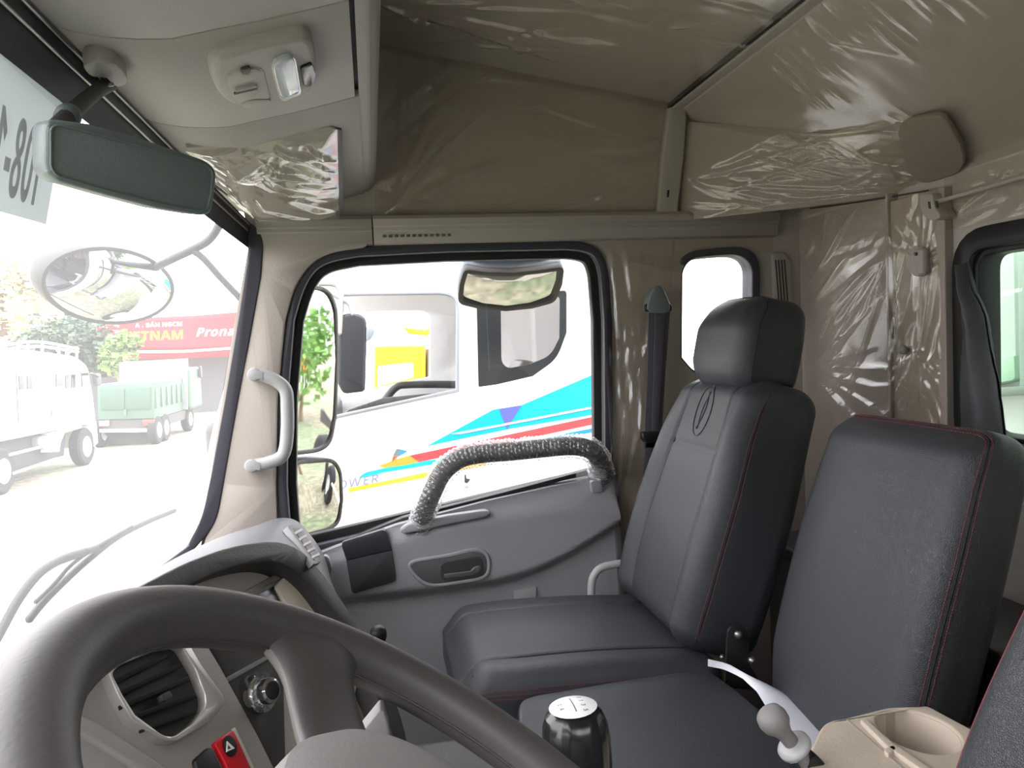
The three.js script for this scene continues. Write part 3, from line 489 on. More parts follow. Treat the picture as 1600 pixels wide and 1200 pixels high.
{
  // rear-view mirror housing, its bracket on the header and the bent arm
  const pl = plane(V(-0.2, 1.33, 0.2), V(0.55, -0.18, 0.82)), t = thing('rear_view_mirror', 'dark grey rear-view mirror housing hanging from a bracket on the windscreen header', 'mirror', on(pl, 205, 260));
  mesh('housing', slab(pl, [[70, 196, 14], [80, 185, 14], [140, 193], [225, 217], [325, 251, 12], [341, 266, 12], [338, 300], [333, 333, 14], [318, 337, 12], [250, 326], [165, 304], [84, 281, 14], [71, 265, 14]], { th: 0.05, bevel: 0.012, seg: 5 }), M.visorGrey, t);
  mesh('rim', tube(roundPoly([[80, 200, 8], [90, 195, 8], [145, 208], [225, 230], [322, 258, 8], [333, 268, 8], [330, 300], [325, 326, 8], [312, 330, 8], [250, 318], [165, 297], [90, 275, 8], [80, 262, 8]]).map(([x, y]) => on(lifted(pl, 0.0005), x, y)), 0.0013, { closed: true, radial: 6 }), M.visorGrey, t);
  const hp = (x, y, z) => meet(x, y, V(0, 0, z), V(0, 0, 1));
  const a = hp(172, 117, -0.1), b = on(pl, 98, 200).addScaledVector(pl.n, -0.025);
  mesh('arm', tube([a.clone().add(V(0, -0.012, 0)), a.clone().lerp(b, 0.3).add(V(0.0, -0.004, 0)), a.clone().lerp(b, 0.7), b], 0.0085, { seg: 30, radial: 10 }), M.charcoal, t);
  mesh('arm_collar', lathe([[0.0, -0.01], [0.011, -0.01], [0.012, 0], [0.011, 0.012], [0, 0.012]], a.clone().lerp(b, 0.82), b.clone().sub(a)), M.visorGrey, t);
  const us = plane(V(-0.285, 1.482, -0.1), V(0.05, -0.99, 0), V(0, 0, -1));
  mesh('bracket', slab(lifted(us, 0.014), [[128, 104, 8], [150, 96, 8], [180, 100, 8], [198, 118, 8], [200, 132, 6], [182, 138, 8], [165, 122], [140, 120, 8]], { th: 0.02, bevel: 0.006, seg: 4 }), M.console, t);
  mesh('screw', lathe([[0, 0], [0.004, 0], [0.004, 0.003], [0, 0.004]], on(lifted(us, 0.02), 172, 130), us.n), M.steel, t);
}
{
  // printed sheet stuck on the windscreen, read from behind
  const pl = lifted(screen, -0.004), c = document.createElement('canvas'); c.width = 512; c.height = 384;
  const x = c.getContext('2d'); x.fillStyle = '#c9d3d3'; x.fillRect(0, 0, 512, 384);
  x.fillStyle = '#a9b5b4'; x.fillRect(0, 0, 512, 60); x.fillStyle = '#b9c4c4'; x.fillRect(0, 60, 512, 30);
  x.translate(512, 0); x.scale(-1, 1); x.fillStyle = '#737879'; x.font = 'bold 250px sans-serif'; x.textBaseline = 'alphabetic'; x.save(); x.translate(60, 345); x.scale(0.40, 0.98); x.fillText('108-1T48', 0, 0); x.restore();
  const tx = new THREE.CanvasTexture(c); tx.colorSpace = THREE.SRGBColorSpace;
  const p00 = on(pl, -110, 300), p10 = on(pl, 72, 351), p11 = on(pl, 111, 125), p01 = on(pl, -60, -70);
  const m = mesh('paper_notice', grid(8, 8, (s, t) => p00.clone().lerp(p10, s).lerp(p01.clone().lerp(p11, s), t)), phys('#ffffff', 1, { map: tx, transmission: 0.2, thickness: 0 }));
  tag(m, 'pale printed notice with large mirrored figures stuck on the windscreen', 'notice');
}
// ---------------------------------------------------------------- back wall fittings
{
  const sl = plane(V(1.06, 1.62, 0), V(-(1.775 - 1.46), -(1.27 - 0.87), 0), V(0, 0, 1));
  const t = thing('speaker_cover', 'flat grey speaker cover with rounded corners on the sloping rear panel', 'speaker', on(sl, 1455, 230));
  mesh('cover', slab(lifted(sl, 0.027), [[1400, 205, 12], [1412, 190, 12], [1462, 180, 14], [1477, 186, 14], [1500, 225], [1507, 250, 16], [1500, 271, 14], [1450, 288, 14], [1430, 284, 12], [1416, 262]], { th: 0.014, bevel: 0.004, seg: 3 }), std('#857c70', 0.8, { bumpMap: grain, bumpScale: 0.0012 }), t);
  const gasket = slab(lifted(sl, 0.018), [[1424, 284, 10], [1450, 293], [1508, 272, 10], [1516, 276], [1450, 300], [1424, 296]], { th: 0.012, bevel: 0.003 });
  mesh('edge_trim', gasket, M.liner, t);
  // curtain rod and its end bracket
  const bw = plane(V(BX - 0.035, 0, 0), V(-1, 0, 0));
  const r = thing('curtain_rod', 'thin grey rod running from a beige bracket above the rear window', 'rod', on(bw, 1452, 320));
  mesh('rod', tube([on(bw, 1462, 316), on(bw, 1600, 276), on(bw, 1760, 228)], 0.005, { seg: 20 }), M.rail, r);
  mesh('bracket', slab(lifted(bw, 0.01), [[1436, 304, 4], [1456, 302, 4], [1460, 322], [1470, 338, 6], [1462, 345, 6], [1446, 342, 6], [1438, 326]], { th: 0.04, bevel: 0.006, seg: 3 }), M.rail, r);
  for (const [x, y] of [[1451, 320], [1462, 319]]) mesh('slot', slab(lifted(bw, 0.0115), [[x - 1.5, y - 5], [x + 1.5, y - 5], [x + 3, y + 6], [x, y + 6]], { th: 0.003, bevel: 0 }), M.charcoal, r);
  // seam line above the back wall
  const seam = structGroup('trim_5');
  mesh('seam_gap', tube([on(bw, 1256, 326).add(V(0.02, 0, 0)), on(bw, 1330, 316).add(V(0.02, 0, 0)), on(bw, 1437, 298).add(V(0.02, 0, 0))], 0.0022, { seg: 20, radial: 6 }), M.charcoal, seam);
  // hooks
  const hk = thing('coat_hook', 'beige rounded coat hook on the film-covered strip beside the rear window', 'hook', on(bw, 1432, 408));
  mesh('hook_plate', slab(bw, [[1416, 395, 6], [1424, 384, 10], [1438, 383, 10], [1446, 398, 8], [1446, 424, 10], [1436, 434, 10], [1422, 430, 8], [1414, 414, 8]], { th: 0.016, bevel: 0.005, seg: 3 }), M.rail, hk);
  mesh('hook_lug', slab(lifted(bw, 0.014), [[1422, 398, 6], [1432, 386, 8], [1441, 388, 6], [1443, 424, 10], [1434, 433, 8], [1424, 420, 8]], { th: 0.018, bevel: 0.007, seg: 4 }), M.rail, hk);
  mesh('hook_pin', lathe([[0, 0], [0.004, 0], [0.004, 0.004], [0, 0.005]], on(lifted(bw, 0.014), 1432, 397), V(-1, 0, 0), 12), M.doorDark, hk);
  const b = thing('trim_button', 'small round button pinning the film below the coat hook', 'button', on(bw, 1412, 547));
  mesh('button_head', lathe([[0, 0.012], [0.006, 0.011], [0.01, 0.006], [0.011, 0], [0, 0]], on(bw, 1412, 547), V(-1, 0, 0.2), 18), M.rail, b);
  mesh('button_stem', lathe([[0, 0], [0.005, 0], [0.005, 0.03], [0, 0.03]], on(bw, 1412, 547).add(V(0.03, 0, 0)), V(-1, 0, 0), 12), M.rail, b);
  const c = thing('trim_button', 'small round button on the back wall below the air grille', 'button', on(bw, 1228, 524));
  mesh('button_head', lathe([[0, 0.01], [0.005, 0.009], [0.009, 0.005], [0.01, 0], [0, 0]], on(bw, 1228, 524), V(-1, 0, 0.2), 18), M.rail, c);
  // divider between the two film strips
  const tr = structGroup('trim_6');
  mesh('corner_strip', box(BX - 0.03, BX, 0.45, 1.44, -0.657, -0.648, 0.003), M.rail, tr);
  mesh('strip_panel', box(BX - 0.022, BX, 0.45, 1.42, -0.648, -0.475, 0.003), M.beige, tr);
  // dark sheet bunched at the edge of the rear window
  const cw = plane(V(BX - 0.05, 0, 0), V(-1, 0, 0));
  const lft = alongPoly(roundPoly([[1497, 420], [1498, 500], [1502, 520], [1500, 560], [1506, 640], [1508, 700]], false).map(([x, y]) => on(cw, x, y)));
  const rgt = alongPoly(roundPoly([[1504, 410], [1518, 452], [1530, 470], [1540, 496], [1546, 540], [1553, 590], [1560, 665], [1562, 700]], false).map(([x, y]) => on(cw, x, y)));
  const cu = mesh('window_curtain', join([0, 0.006].map((o) => metric(grid(40, 60, (s, t) => { const p = lft(t).lerp(rgt(t), s); p.x += -o + 0.014 * Math.sin(s * 9 + 0.6 * Math.sin(t * 5)) + 0.008 * fbm(s * 4, t * 6, 3); return p; })))), std('#4b4d50', 0.75));
  tag(cu, 'dark grey bunched curtain hanging at the near edge of the rear window', 'curtain');
}
// ---------------------------------------------------------------- seats
const placeM = (x, y, z, lean, yaw = 0) => new THREE.Matrix4().makeTranslation(x, y, z).multiply(new THREE.Matrix4().makeRotationY(yaw)).multiply(new THREE.Matrix4().makeRotationZ(-lean));
function stitches(pts, n, r = 0.0011, fill = 0.62) {    // a row of short thread dashes along a curve
  const c = new THREE.CatmullRomCurve3(pts), list = [];
  for (let k = 0; k < n; k++) { const a = c.getPointAt(k / n), b = c.getPointAt((k + fill) / n); list.push(rod(a, b, r, r, 5)); }
  return mergeGeometries(list);
}
// A seat back: local x = depth (front at -x), y = height from the hinge, z = width. form(v) bends the block.
function seatBack(root, M4, { w, h, t, r, n, form, seam }) {
  const [g, g2] = cushion(t, h, w, r, n, (v) => form(v), (x, y, z) => x > -t / 2 + seam); g.applyMatrix4(M4); g2.applyMatrix4(M4); const b = mesh('backrest', g, M.leather, root);
  mesh('side_cover', g2, M.leather, b);
  const P = (x, y, z) => { const v = V(x, y, z), c = V(clamp(x, -t / 2 + r, t / 2 - r), clamp(y, -h / 2 + r, h / 2 - r), clamp(z, -w / 2 + r, w / 2 - r)), e = v.clone().sub(c); if (e.lengthSq() > 1e-12) v.copy(c).addScaledVector(e.normalize(), r + 0.0006); return form(v).applyMatrix4(M4); };
  return { b, P };
}
{
  // passenger seat
  const t = thing('passenger_seat', 'black leather passenger seat with headrest, high back and embossed oval badge by the door', 'seat', V(0.45, 0.0, -0.68));
  const w = 0.455, h = 0.60, th = 0.17, r = 0.05, lean = 0.33, cz = -0.675;
  const M4 = placeM(0.655, 0.455, cz, lean, 0.0).multiply(new THREE.Matrix4().makeTranslation(th / 2 - 0.06, h / 2, 0));
  const form = (v) => {
    const yy = v.y / h + 0.5, zz = v.z / (w / 2), front = smooth(-v.x, 0.0, th / 2);
    const narrow = 1 - 0.15 * smooth(yy, 0.45, 1.0) - 0.05 * smooth(yy, 0.25, 0);
    let x = v.x;
    x -= front * (0.018 * (1 - yy) * Math.sin(Math.PI * clamp(yy * 1.1, 0, 1)) + 0.020 * smooth(Math.abs(zz), 0.5, 0.8) * smooth(yy, 1, 0.7) + 0.006 * (1 - zz * zz));
    x += front * 0.022 * smooth(yy, 0.9, 1.0);
    x += front * (0.006 * groove(Math.abs(v.z) - 0.128, 0.004) + 0.006 * groove(v.y - 0.115 + 0.0 * v.z, 0.0035) * (Math.abs(v.z) < 0.128 ? 1 : 0));
    return V(x, v.y - 0.01 * zz * zz * smooth(yy, 0.8, 1), v.z * narrow);
  };
  const { b, P } = seatBack(t, M4, { w, h, t: th, r, n: 96, form, seam: 0.0335 });
  const edge = (off, y0, y1, m = 14) => { const p = []; for (let k = 0; k <= m; k++) p.push(P(-th / 2 + off, lerp(y0, y1, k / m), w / 2 - 0.001)); return p; };
  for (const off of [0.030, 0.037]) mesh('red_stitching', stitches(edge(off, -h / 2 + 0.03, h / 2 - 0.03), 110), M.thread, b).userData.kind = 'stuff';
  mesh('edge_piping', tube(edge(0.0335, -h / 2 + 0.02, h / 2 - 0.03), 0.0012, { seg: 60, radial: 6 }), M.seam, b);
  const seamLine = (pts) => mesh('seam_line', tube(pts, 0.0019, { seg: 60, radial: 6 }), M.seam, b), run = (f, m = 16) => Array.from({ length: m + 1 }, (_, k) => f(k / m));
  for (const s of [-1, 1]) seamLine(run((f) => P(-th / 2, lerp(-h / 2 + 0.06, h / 2 - 0.04, f), s * 0.128)));
  seamLine(run((f) => P(-th / 2, 0.115, lerp(-0.128, 0.128, f))));
  // far edge stitching and groove lines are in the cover; embossed badge
  const bp = []; for (let k = 0; k < 28; k++) { const a = k / 28 * Math.PI * 2; bp.push(P(-th / 2, 0.2 + 0.062 * Math.sin(a), 0.0 + 0.042 * Math.cos(a)).add(V(-0.0005, 0, 0))); }
  const badge = mesh('embossed_badge', tube(bp, 0.0011, { seg: 80, radial: 8, closed: true }), M.leather, b);
  const sw = (f) => { const q = []; for (let k = 0; k <= 12; k++) { const a = lerp(-1, 1, k / 12); q.push(P(-th / 2, 0.2 + f * (0.045 * a), f * (0.012 * Math.cos(a * 1.57) - 0.004 + 0.008 * a)).add(V(-0.0004, 0, 0))); } return tube(q, 0.0011, { seg: 30, radial: 6 }); };
  mesh('badge_swirl', [sw(1), sw(-1)], M.leather, badge);
  // cushion
  const cw = 0.47, cl = 0.56, ch = 0.15, cr = 0.045;
  const cform = (v) => { const xx = v.x / cl + 0.5, zz = v.z / (cw / 2), top = smooth(v.y, 0, ch / 2); let y = v.y + top * (0.003 * smooth(Math.abs(zz), 0.5, 0.85) + 0.012 * Math.sin(Math.PI * clamp(xx, 0, 1)) - 0.006 * groove(Math.abs(v.z) - 0.145, 0.004) - 0.03 * smooth(xx, 0.12, 0) - 0.01 * xx); return V(v.x * (1 - 0.03 * smooth(xx, 0.2, 0)), y, v.z * (1 - 0.07 * smooth(xx, 0.25, 0))); };
  const C4 = new THREE.Matrix4().makeTranslation(0.405, 0.395, cz).multiply(new THREE.Matrix4().makeRotationZ(-0.03));
  const [cg, cg2] = cushion(cl, ch, cw, cr, 84, cform, (x, y) => y < 0.037); cg.applyMatrix4(C4); cg2.applyMatrix4(C4); const cu = mesh('seat_cushion', cg, M.leather, t); mesh('side_cover', cg2, M.leather, cu);
  const CP = (x, y, z) => { const v = V(x, y, z), c = V(clamp(x, -cl / 2 + cr, cl / 2 - cr), clamp(y, -ch / 2 + cr, ch / 2 - cr), clamp(z, -cw / 2 + cr, cw / 2 - cr)), e = v.clone().sub(c); if (e.lengthSq() > 1e-12) v.copy(c).addScaledVector(e.normalize(), cr + 0.0006); return cform(v).applyMatrix4(C4); };
  const cedge = (y) => { const q = []; for (let k = 0; k <= 6; k++) q.push(CP(-cl / 2 + 0.008, y + 0.012 * (1 - k / 6), lerp(-0.0, cw / 2 - 0.04, k / 6))); q.length = 0; for (let k = 0; k <= 5; k++) { const a = k / 5 * Math.PI / 2; q.push(CP(-cl / 2 + 0.045 - 0.045 * Math.cos(a), y, cw / 2 - 0.045 + 0.045 * Math.sin(a))); } for (let k = 1; k <= 14; k++) q.push(CP(lerp(-cl / 2 + 0.045, cl / 2 - 0.06, k / 14), y, cw / 2)); return q; };
  for (const y of [0.030, 0.037, 0.045]) mesh('red_stitching', stitches(cedge(y), 130), M.thread, cu).userData.kind = 'stuff';
  mesh('seam_line', tube([CP(-cl / 2 + 0.03, ch / 2, cw / 2 - 0.05), ...Array.from({ length: 15 }, (_, k) => CP(lerp(-cl / 2 + 0.07, cl / 2 - 0.04, k / 14), ch / 2, 0.145 + 0.01 * Math.min(1, k / 3)))], 0.0013, { seg: 70, radial: 6 }), M.seam, cu);
  mesh('red_stitching', stitches([CP(-cl / 2, 0.03, -cw / 2 + 0.05), CP(-cl / 2 + 0.02, 0.045, -cw / 2 + 0.05), CP(-cl / 2 + 0.05, 0.06, -cw / 2 + 0.05)], 12), M.thread, cu).userData.kind = 'stuff';
  // headrest
  const H4 = placeM(0.865, 1.095, cz + 0.005, 0.22);
  const hr = 0.04, hform = (v) => { const yy = v.y / 0.2 + 0.5, zz = v.z / 0.14; const front = smooth(-v.x, 0, 0.07); return V(v.x - front * (0.015 * (1 - zz * zz)) + front * 0.03 * smooth(yy, 0.6, 1.05) + front * 0.012 * smooth(yy, 0.3, 0), v.y, v.z * (1 - 0.12 * smooth(yy, 0.55, 1) - 0.05 * smooth(yy, 0.4, 0))); };
  const [hg, hg2] = cushion(0.155, 0.212, 0.272, hr, 60, hform, (x) => x > -0.0775 + 0.03); hg.applyMatrix4(H4); hg2.applyMatrix4(H4); const hd = mesh('headrest', hg, M.leather, t); mesh('side_cover', hg2, M.leather, hd);
  const HP = (x, y, z) => { const v = V(x, y, z), c = V(clamp(x, -0.0775 + hr, 0.0775 - hr), clamp(y, -0.106 + hr, 0.106 - hr), clamp(z, -0.136 + hr, 0.136 - hr)), e = v.clone().sub(c); if (e.lengthSq() > 1e-12) v.copy(c).addScaledVector(e.normalize(), hr + 0.0004); return hform(v).applyMatrix4(H4); };
  const hq = []; for (let k = 0; k <= 10; k++) hq.push(HP(-0.0475, lerp(-0.09, 0.09, k / 10), 0.136)); for (let k = 0; k <= 8; k++) hq.push(HP(-0.0475, 0.106, lerp(0.11, -0.11, k / 8)));
  mesh('seam_line', tube(hq, 0.0012, { seg: 60, radial: 6 }), M.seam, hd);
  for (const s of [-1, 1]) mesh('headrest_post', rod(V(0.84, 0.94, cz + s * 0.06), V(0.862, 1.03, cz + s * 0.06), 0.007), M.chrome, hd);
  mesh('headrest_button', lathe([[0, 0.008], [0.006, 0.007], [0.009, 0], [0, 0]], V(0.945, 1.07, cz + 0.03), V(1, 0, 0), 14), M.black, hd);
  // side bolster seam, hinge bracket with bolts
  const hb = planeZ(cz + 0.262), hx = (x, y) => on(hb, x, y);
  const br = mesh('hinge_bracket', slab(hb, [[1133, 1075], [1137, 985, 8], [1146, 976, 8], [1160, 976, 10], [1170, 992, 10], [1172, 1040], [1186, 1062, 8], [1190, 1080]], { th: 0.007, bevel: 0.0015 }), M.black, t);
  mesh('bolt', lathe([[0, 0.009], [0.006, 0.008], [0.0085, 0.004], [0.009, 0], [0, 0]], hx(1153, 991), V(-0.2, 0.1, 1), 16), M.steel, br);
  mesh('bolt', lathe([[0, 0.012], [0.006, 0.011], [0.0085, 0.006], [0.009, 0], [0, 0]], hx(1174, 1031), V(-0.2, 0.1, 1), 16), M.steel, br);
  mesh('bolt', lathe([[0, 0.006], [0.004, 0.005], [0.005, 0], [0, 0]], hx(1128, 1026), V(-0.2, 0.1, 1), 12), M.steel, br);
  mesh('seat_base', box(0.2, 0.64, 0.0, 0.33, cz - 0.2, cz + 0.2, 0.02), M.black, t);
}
{
  // middle seat back
  const t = thing('middle_seat', 'wide black leather middle seat back with double red stitching down its side', 'seat', V(0.8, 0.3, -0.17));
  const w = 0.41, h = 0.60, th = 0.115, r = 0.045, cz = -0.175;
  const M4 = placeM(0.705, 0.40, cz, 0.30, 0).multiply(new THREE.Matrix4().makeTranslation(th / 2, h / 2, 0));
  const form = (v) => { const yy = v.y / h + 0.5, zz = v.z / (w / 2), front = smooth(-v.x, 0, th / 2); return V(v.x - front * (0.012 * (1 - zz * zz) + 0.012 * Math.sin(Math.PI * yy)) + front * 0.02 * smooth(yy, 0.9, 1) + front * 0.02 * smooth(yy, 0.25, 0.0), v.y + 0.01 * zz * smooth(yy, 0.6, 1) * 0, v.z * (1 - 0.05 * smooth(yy, 0.6, 1) - 0.02 * smooth(yy, 0.35, 0))); };
  const { b, P } = seatBack(t, M4, { w, h, t: th, r, n: 72, form, seam: 0.017 });
  const path = (off, off2) => { const p = []; for (let k = 0; k <= 14; k++) p.push(P(-th / 2 + off, lerp(-h / 2 + 0.05, h / 2 - 0.05, k / 14), w / 2 - off2)); p.push(P(-th / 2 + off, h / 2 - 0.016, w / 2 - 0.016 - off2)); for (let k = 0; k <= 12; k++) p.push(P(-th / 2 + off, h / 2 - off2, lerp(w / 2 - 0.05, -w / 2 + 0.04, k / 12))); return p; };
  for (const [a, o] of [[0.012, 0.006], [0.022, 0.001]]) mesh('red_stitching', stitches(path(a, o), 190, 0.0011), M.thread, b).userData.kind = 'stuff';
  mesh('edge_piping', tube(path(0.017, 0.003), 0.0013, { seg: 120, radial: 6 }), M.seam, b);
  mesh('hinge_base', box(0.74, 0.9, 0.0, 0.5, cz - 0.17, cz + 0.17, 0.02), M.black, t);
}
{
  const bb = thing('storage_box', 'dark grey low storage box across the cab behind the seats', 'box', V(1.12, 0, 0));
  mesh('box_front', box(1.02, 1.215, 0.004, 0.545, -0.9, 1.0, 0.02), M.charcoal, bb); mesh('box_lid', box(1.0, 1.215, 0.545, 0.58, -0.91, 1.01, 0.012), M.charcoal, bb);
}
{
  // flat padded middle cushion, lifted a little at its rear edge
  const t = thing('seat_pad', 'flat black leather middle cushion lying in front of the middle seat back', 'cushion', V(0.45, 0.4, -0.2));
  const px = [[808, 1096, 18], [830, 1086, 14], [960, 1064], [1060, 1049], [1108, 1046, 10], [1150, 1075], [1190, 1108], [1230, 1150], [1262, 1215], [1250, 1330], [900, 1330], [812, 1180]];
  const hPl = plane(V(0.45, 0.452, -0.2), V(0, 1, 0), V(0, 0, -1));
  mesh('pad', slab(hPl, px, { th: 0.06, bevel: 0.008, seg: 4 }), M.leather, t);
  const eng = struct('floor', [box(0.0, 0.72, 0, 0.392, -0.42, 0.28, 0.03)], M.charcoal); eng.userData.label = 'engine cover';
}
{
  // driver's seat: only the edge of its back shows
  const t = thing('driver_seat', 'black leather driver seat back with red piping at the very right of the view', 'seat', V(0.6, 0, 0.55));
  const w = 0.48, h = 0.62, th = 0.16, r = 0.05, cz = 0.61;
  const M4 = placeM(0.40, 0.45, cz, 0.38, 0).multiply(new THREE.Matrix4().makeTranslation(th / 2, h / 2, 0));
  const form = (v) => { const yy = v.y / h + 0.5, zz = v.z / (w / 2), front = smooth(-v.x, 0, th / 2); return V(v.x - front * 0.015 * (1 - zz * zz), v.y, v.z * (1 - 0.14 * smooth(yy, 0.45, 1))); };
  const { b, P } = seatBack(t, M4, { w, h, t: th, r, n: 48, form, seam: 0.014 });
  const p = []; for (let k = 0; k <= 14; k++) p.push(P(-th / 2 + 0.014, lerp(-h / 2 + 0.05, h / 2 - 0.05, k / 14), -w / 2 + 0.004));
  mesh('red_piping', tube(p, 0.0013, { seg: 60, radial: 6 }), M.thread, b);
  mesh('seat_cushion', cushion(0.5, 0.14, 0.46, 0.045, 24).applyMatrix4(new THREE.Matrix4().makeTranslation(0.2, 0.38, cz)), M.leather, t);
  mesh('seat_base', box(0.05, 0.45, 0, 0.33, cz - 0.18, cz + 0.18, 0.02), M.black, t);
}
{
  // sheet of paper sticking out between the cushion and the seat back
  const hPl = plane(V(0.6, 0.462, -0.2), V(0.25, 1, 0.1), V(0, 0, -1));
  const a = alongPoly([[1106, 1046], [1132, 1052], [1160, 1066], [1182, 1086], [1199, 1114], [1222, 1150], [1235, 1200]].map(([x, y]) => on(hPl, x, y)));
  const b = alongPoly([[1108, 1044], [1140, 1049], [1165, 1063], [1200, 1075], [1240, 1096], [1290, 1132], [1330, 1190]].map(([x, y]) => on(hPl, x, y)));
  tag(mesh('paper_sheet', grid(24, 12, (s, t) => { const p = a(s).lerp(b(s), t); p.y += 0.006 + 0.012 * Math.sin(Math.PI * t) * (1 - s) + 0.003 * fbm(s * 5, t * 3, 2); return p; })
    , M.paper), 'white sheet of paper sticking out between the middle cushion and its seat back', 'paper');
}
{
  // seat belt in its guide on the door pillar
  const bz = WZ + 0.045, pl = planeZ(bz), t = thing('seat_belt', 'dark grey seat belt hanging from its black pointed guide on the door pillar', 'seat belt', on(pl, 1020, 690));
  mesh('webbing', slab(lifted(pl, 0.008), [[1014, 485], [1047, 486], [1039, 600], [1033, 700], [1006, 700], [1011, 600]], { th: 0.006, bevel: 0.001 }), M.belt, t);
  mesh('webbing_fold', slab(lifted(pl, 0.012), [[1024, 486], [1040, 486], [1034, 600], [1028, 690], [1018, 690], [1021, 600]], { th: 0.004, bevel: 0.0012 }), M.belt, t);
  mesh('guide_cap', slab(lifted(pl, 0.03), [[1012, 474, 5], [1020, 452, 8], [1028, 445, 8], [1036, 447, 8], [1042, 460, 8], [1049, 478, 5], [1048, 486, 4], [1040, 490], [1018, 488], [1011, 484, 4]], { th: 0.04, bevel: 0.012, seg: 5 }), M.visorGrey, t);
  mesh('guide_lip', slab(lifted(pl, 0.026), [[1007, 478, 4], [1014, 472, 3], [1046, 472, 3], [1052, 478, 4], [1050, 487, 4], [1010, 487, 4]], { th: 0.016, bevel: 0.005, seg: 3 }), M.black, t);
  const br = mesh('belt_bracket', slab(lifted(pl, 0.03), [[1005, 676, 3], [1032, 674, 3], [1034, 684], [1030, 692, 4], [1010, 693, 4], [1005, 685]], { th: 0.03, bevel: 0.004 }), M.black, t);
  mesh('lower_webbing', slab(lifted(pl, 0.008), [[1009, 692], [1030, 692], [1024, 790], [1002, 790]], { th: 0.006, bevel: 0.001 }), M.belt, t);
}
// ---------------------------------------------------------------- levers and cup holder between the seats
{
  const z = 0.27, c = meet(907, 1132, V(0, 0, z), V(0, 0, 1)), t = thing('gear_lever', 'tall black gear knob with a silver shift-pattern cap', 'gear lever', V(c.x + 0.01, 0.39, z));
  const ax = V(-0.06, 1, -0.02).normalize(), base = V(c.x, c.y - 0.09, z), n = 40, prof = [[0.0, 0.11], [0.014, 0.1095], [0.022, 0.107], [0.029, 0.1], [0.033, 0.09], [0.0345, 0.075], [0.0335, 0.05], [0.031, 0.02], [0.028, -0.02], [0.024, -0.05], [0, -0.05]];
  const knob = lathe(prof, base, ax, n); mesh('knob', toCreasedNormals(knob, 0.8), M.blackGloss, t);
  const cv = document.createElement('canvas'); cv.width = cv.height = 256; const x = cv.getContext('2d'); x.fillStyle = '#e6e9e8'; x.fillRect(0, 0, 256, 256); x.fillStyle = '#55585c'; x.font = 'bold 34px sans-serif'; x.textAlign = 'center';
  x.fillText('R', 62, 90); x.fillText('1', 112, 90); x.fillText('3', 160, 90); x.fillText('5', 206, 90); x.fillText('2', 112, 206); x.fillText('4', 160, 206); x.fillRect(60, 126, 150, 6);
  const ct = new THREE.CanvasTexture(cv); ct.colorSpace = THREE.SRGBColorSpace;
  const cap = grid(24, 10, (s, u) => { const a = s * Math.PI * 2, rad = 0.0245 * u; const q = V(Math.cos(a) * rad, 0.1125 - 7 * rad * rad, Math.sin(a) * rad); return q.applyQuaternion(new THREE.Quaternion().setFromUnitVectors(V(0, 1, 0), ax)).add(base); }, (s, u) => [0.5 + 0.5 * u * Math.sin(s * Math.PI * 2), 0.5 + 0.5 * u * Math.cos(s * Math.PI * 2)]);
  mesh('knob_cap', cap, std('#ffffff', 0.3, { map: ct }), t).userData.label = 'silver cap with the gear pattern';
  mesh('lever_rod', rod(base.clone().add(V(0, -0.04, 0)), V(c.x + 0.01, 0.39, z), 0.009), M.black, t);
  mesh('boot', lathe([[0.012, 0.09], [0.03, 0.06], [0.034, 0.05], [0.045, 0.03], [0.05, 0.02], [0.07, 0]], V(c.x + 0.01, 0.392, z), V(0, 1, 0), 24), M.black, t);
}
{
  const z = 0.18, p = (x, y) => meet(x, y, V(0, 0, z), V(0, 0, 1)), a = p(1211, 1128), b = p(1262, 1192), ax = a.clone().sub(b).normalize();
  const t = thing('brake_lever', 'small grey pull knob with a round collar beside the cup holder', 'lever', p(1285, 1215));
  mesh('knob', lathe([[0, 0.019], [0.010, 0.018], [0.0165, 0.013], [0.0185, 0.005], [0.0175, -0.003], [0.013, -0.01], [0.0095, -0.02], [0.009, -0.045], [0.0, -0.045]], a, ax, 28), M.hub, t);
  mesh('collar', lathe([[0.007, 0.006], [0.016, 0.005], [0.021, 0.001], [0.021, -0.004], [0.015, -0.008], [0.007, -0.008]], p(1240, 1165), ax, 28), M.handleGrey, t);
  mesh('stem', rod(p(1232, 1152), p(1300, 1250), 0.0085), M.hub, t);
  mesh('valve_body', slab(planeZ(z + 0.01), [[1268, 1184, 4], [1277, 1180, 4], [1296, 1200], [1306, 1230], [1280, 1230], [1262, 1200]], { th: 0.02, bevel: 0.004 }), M.black, t);
}
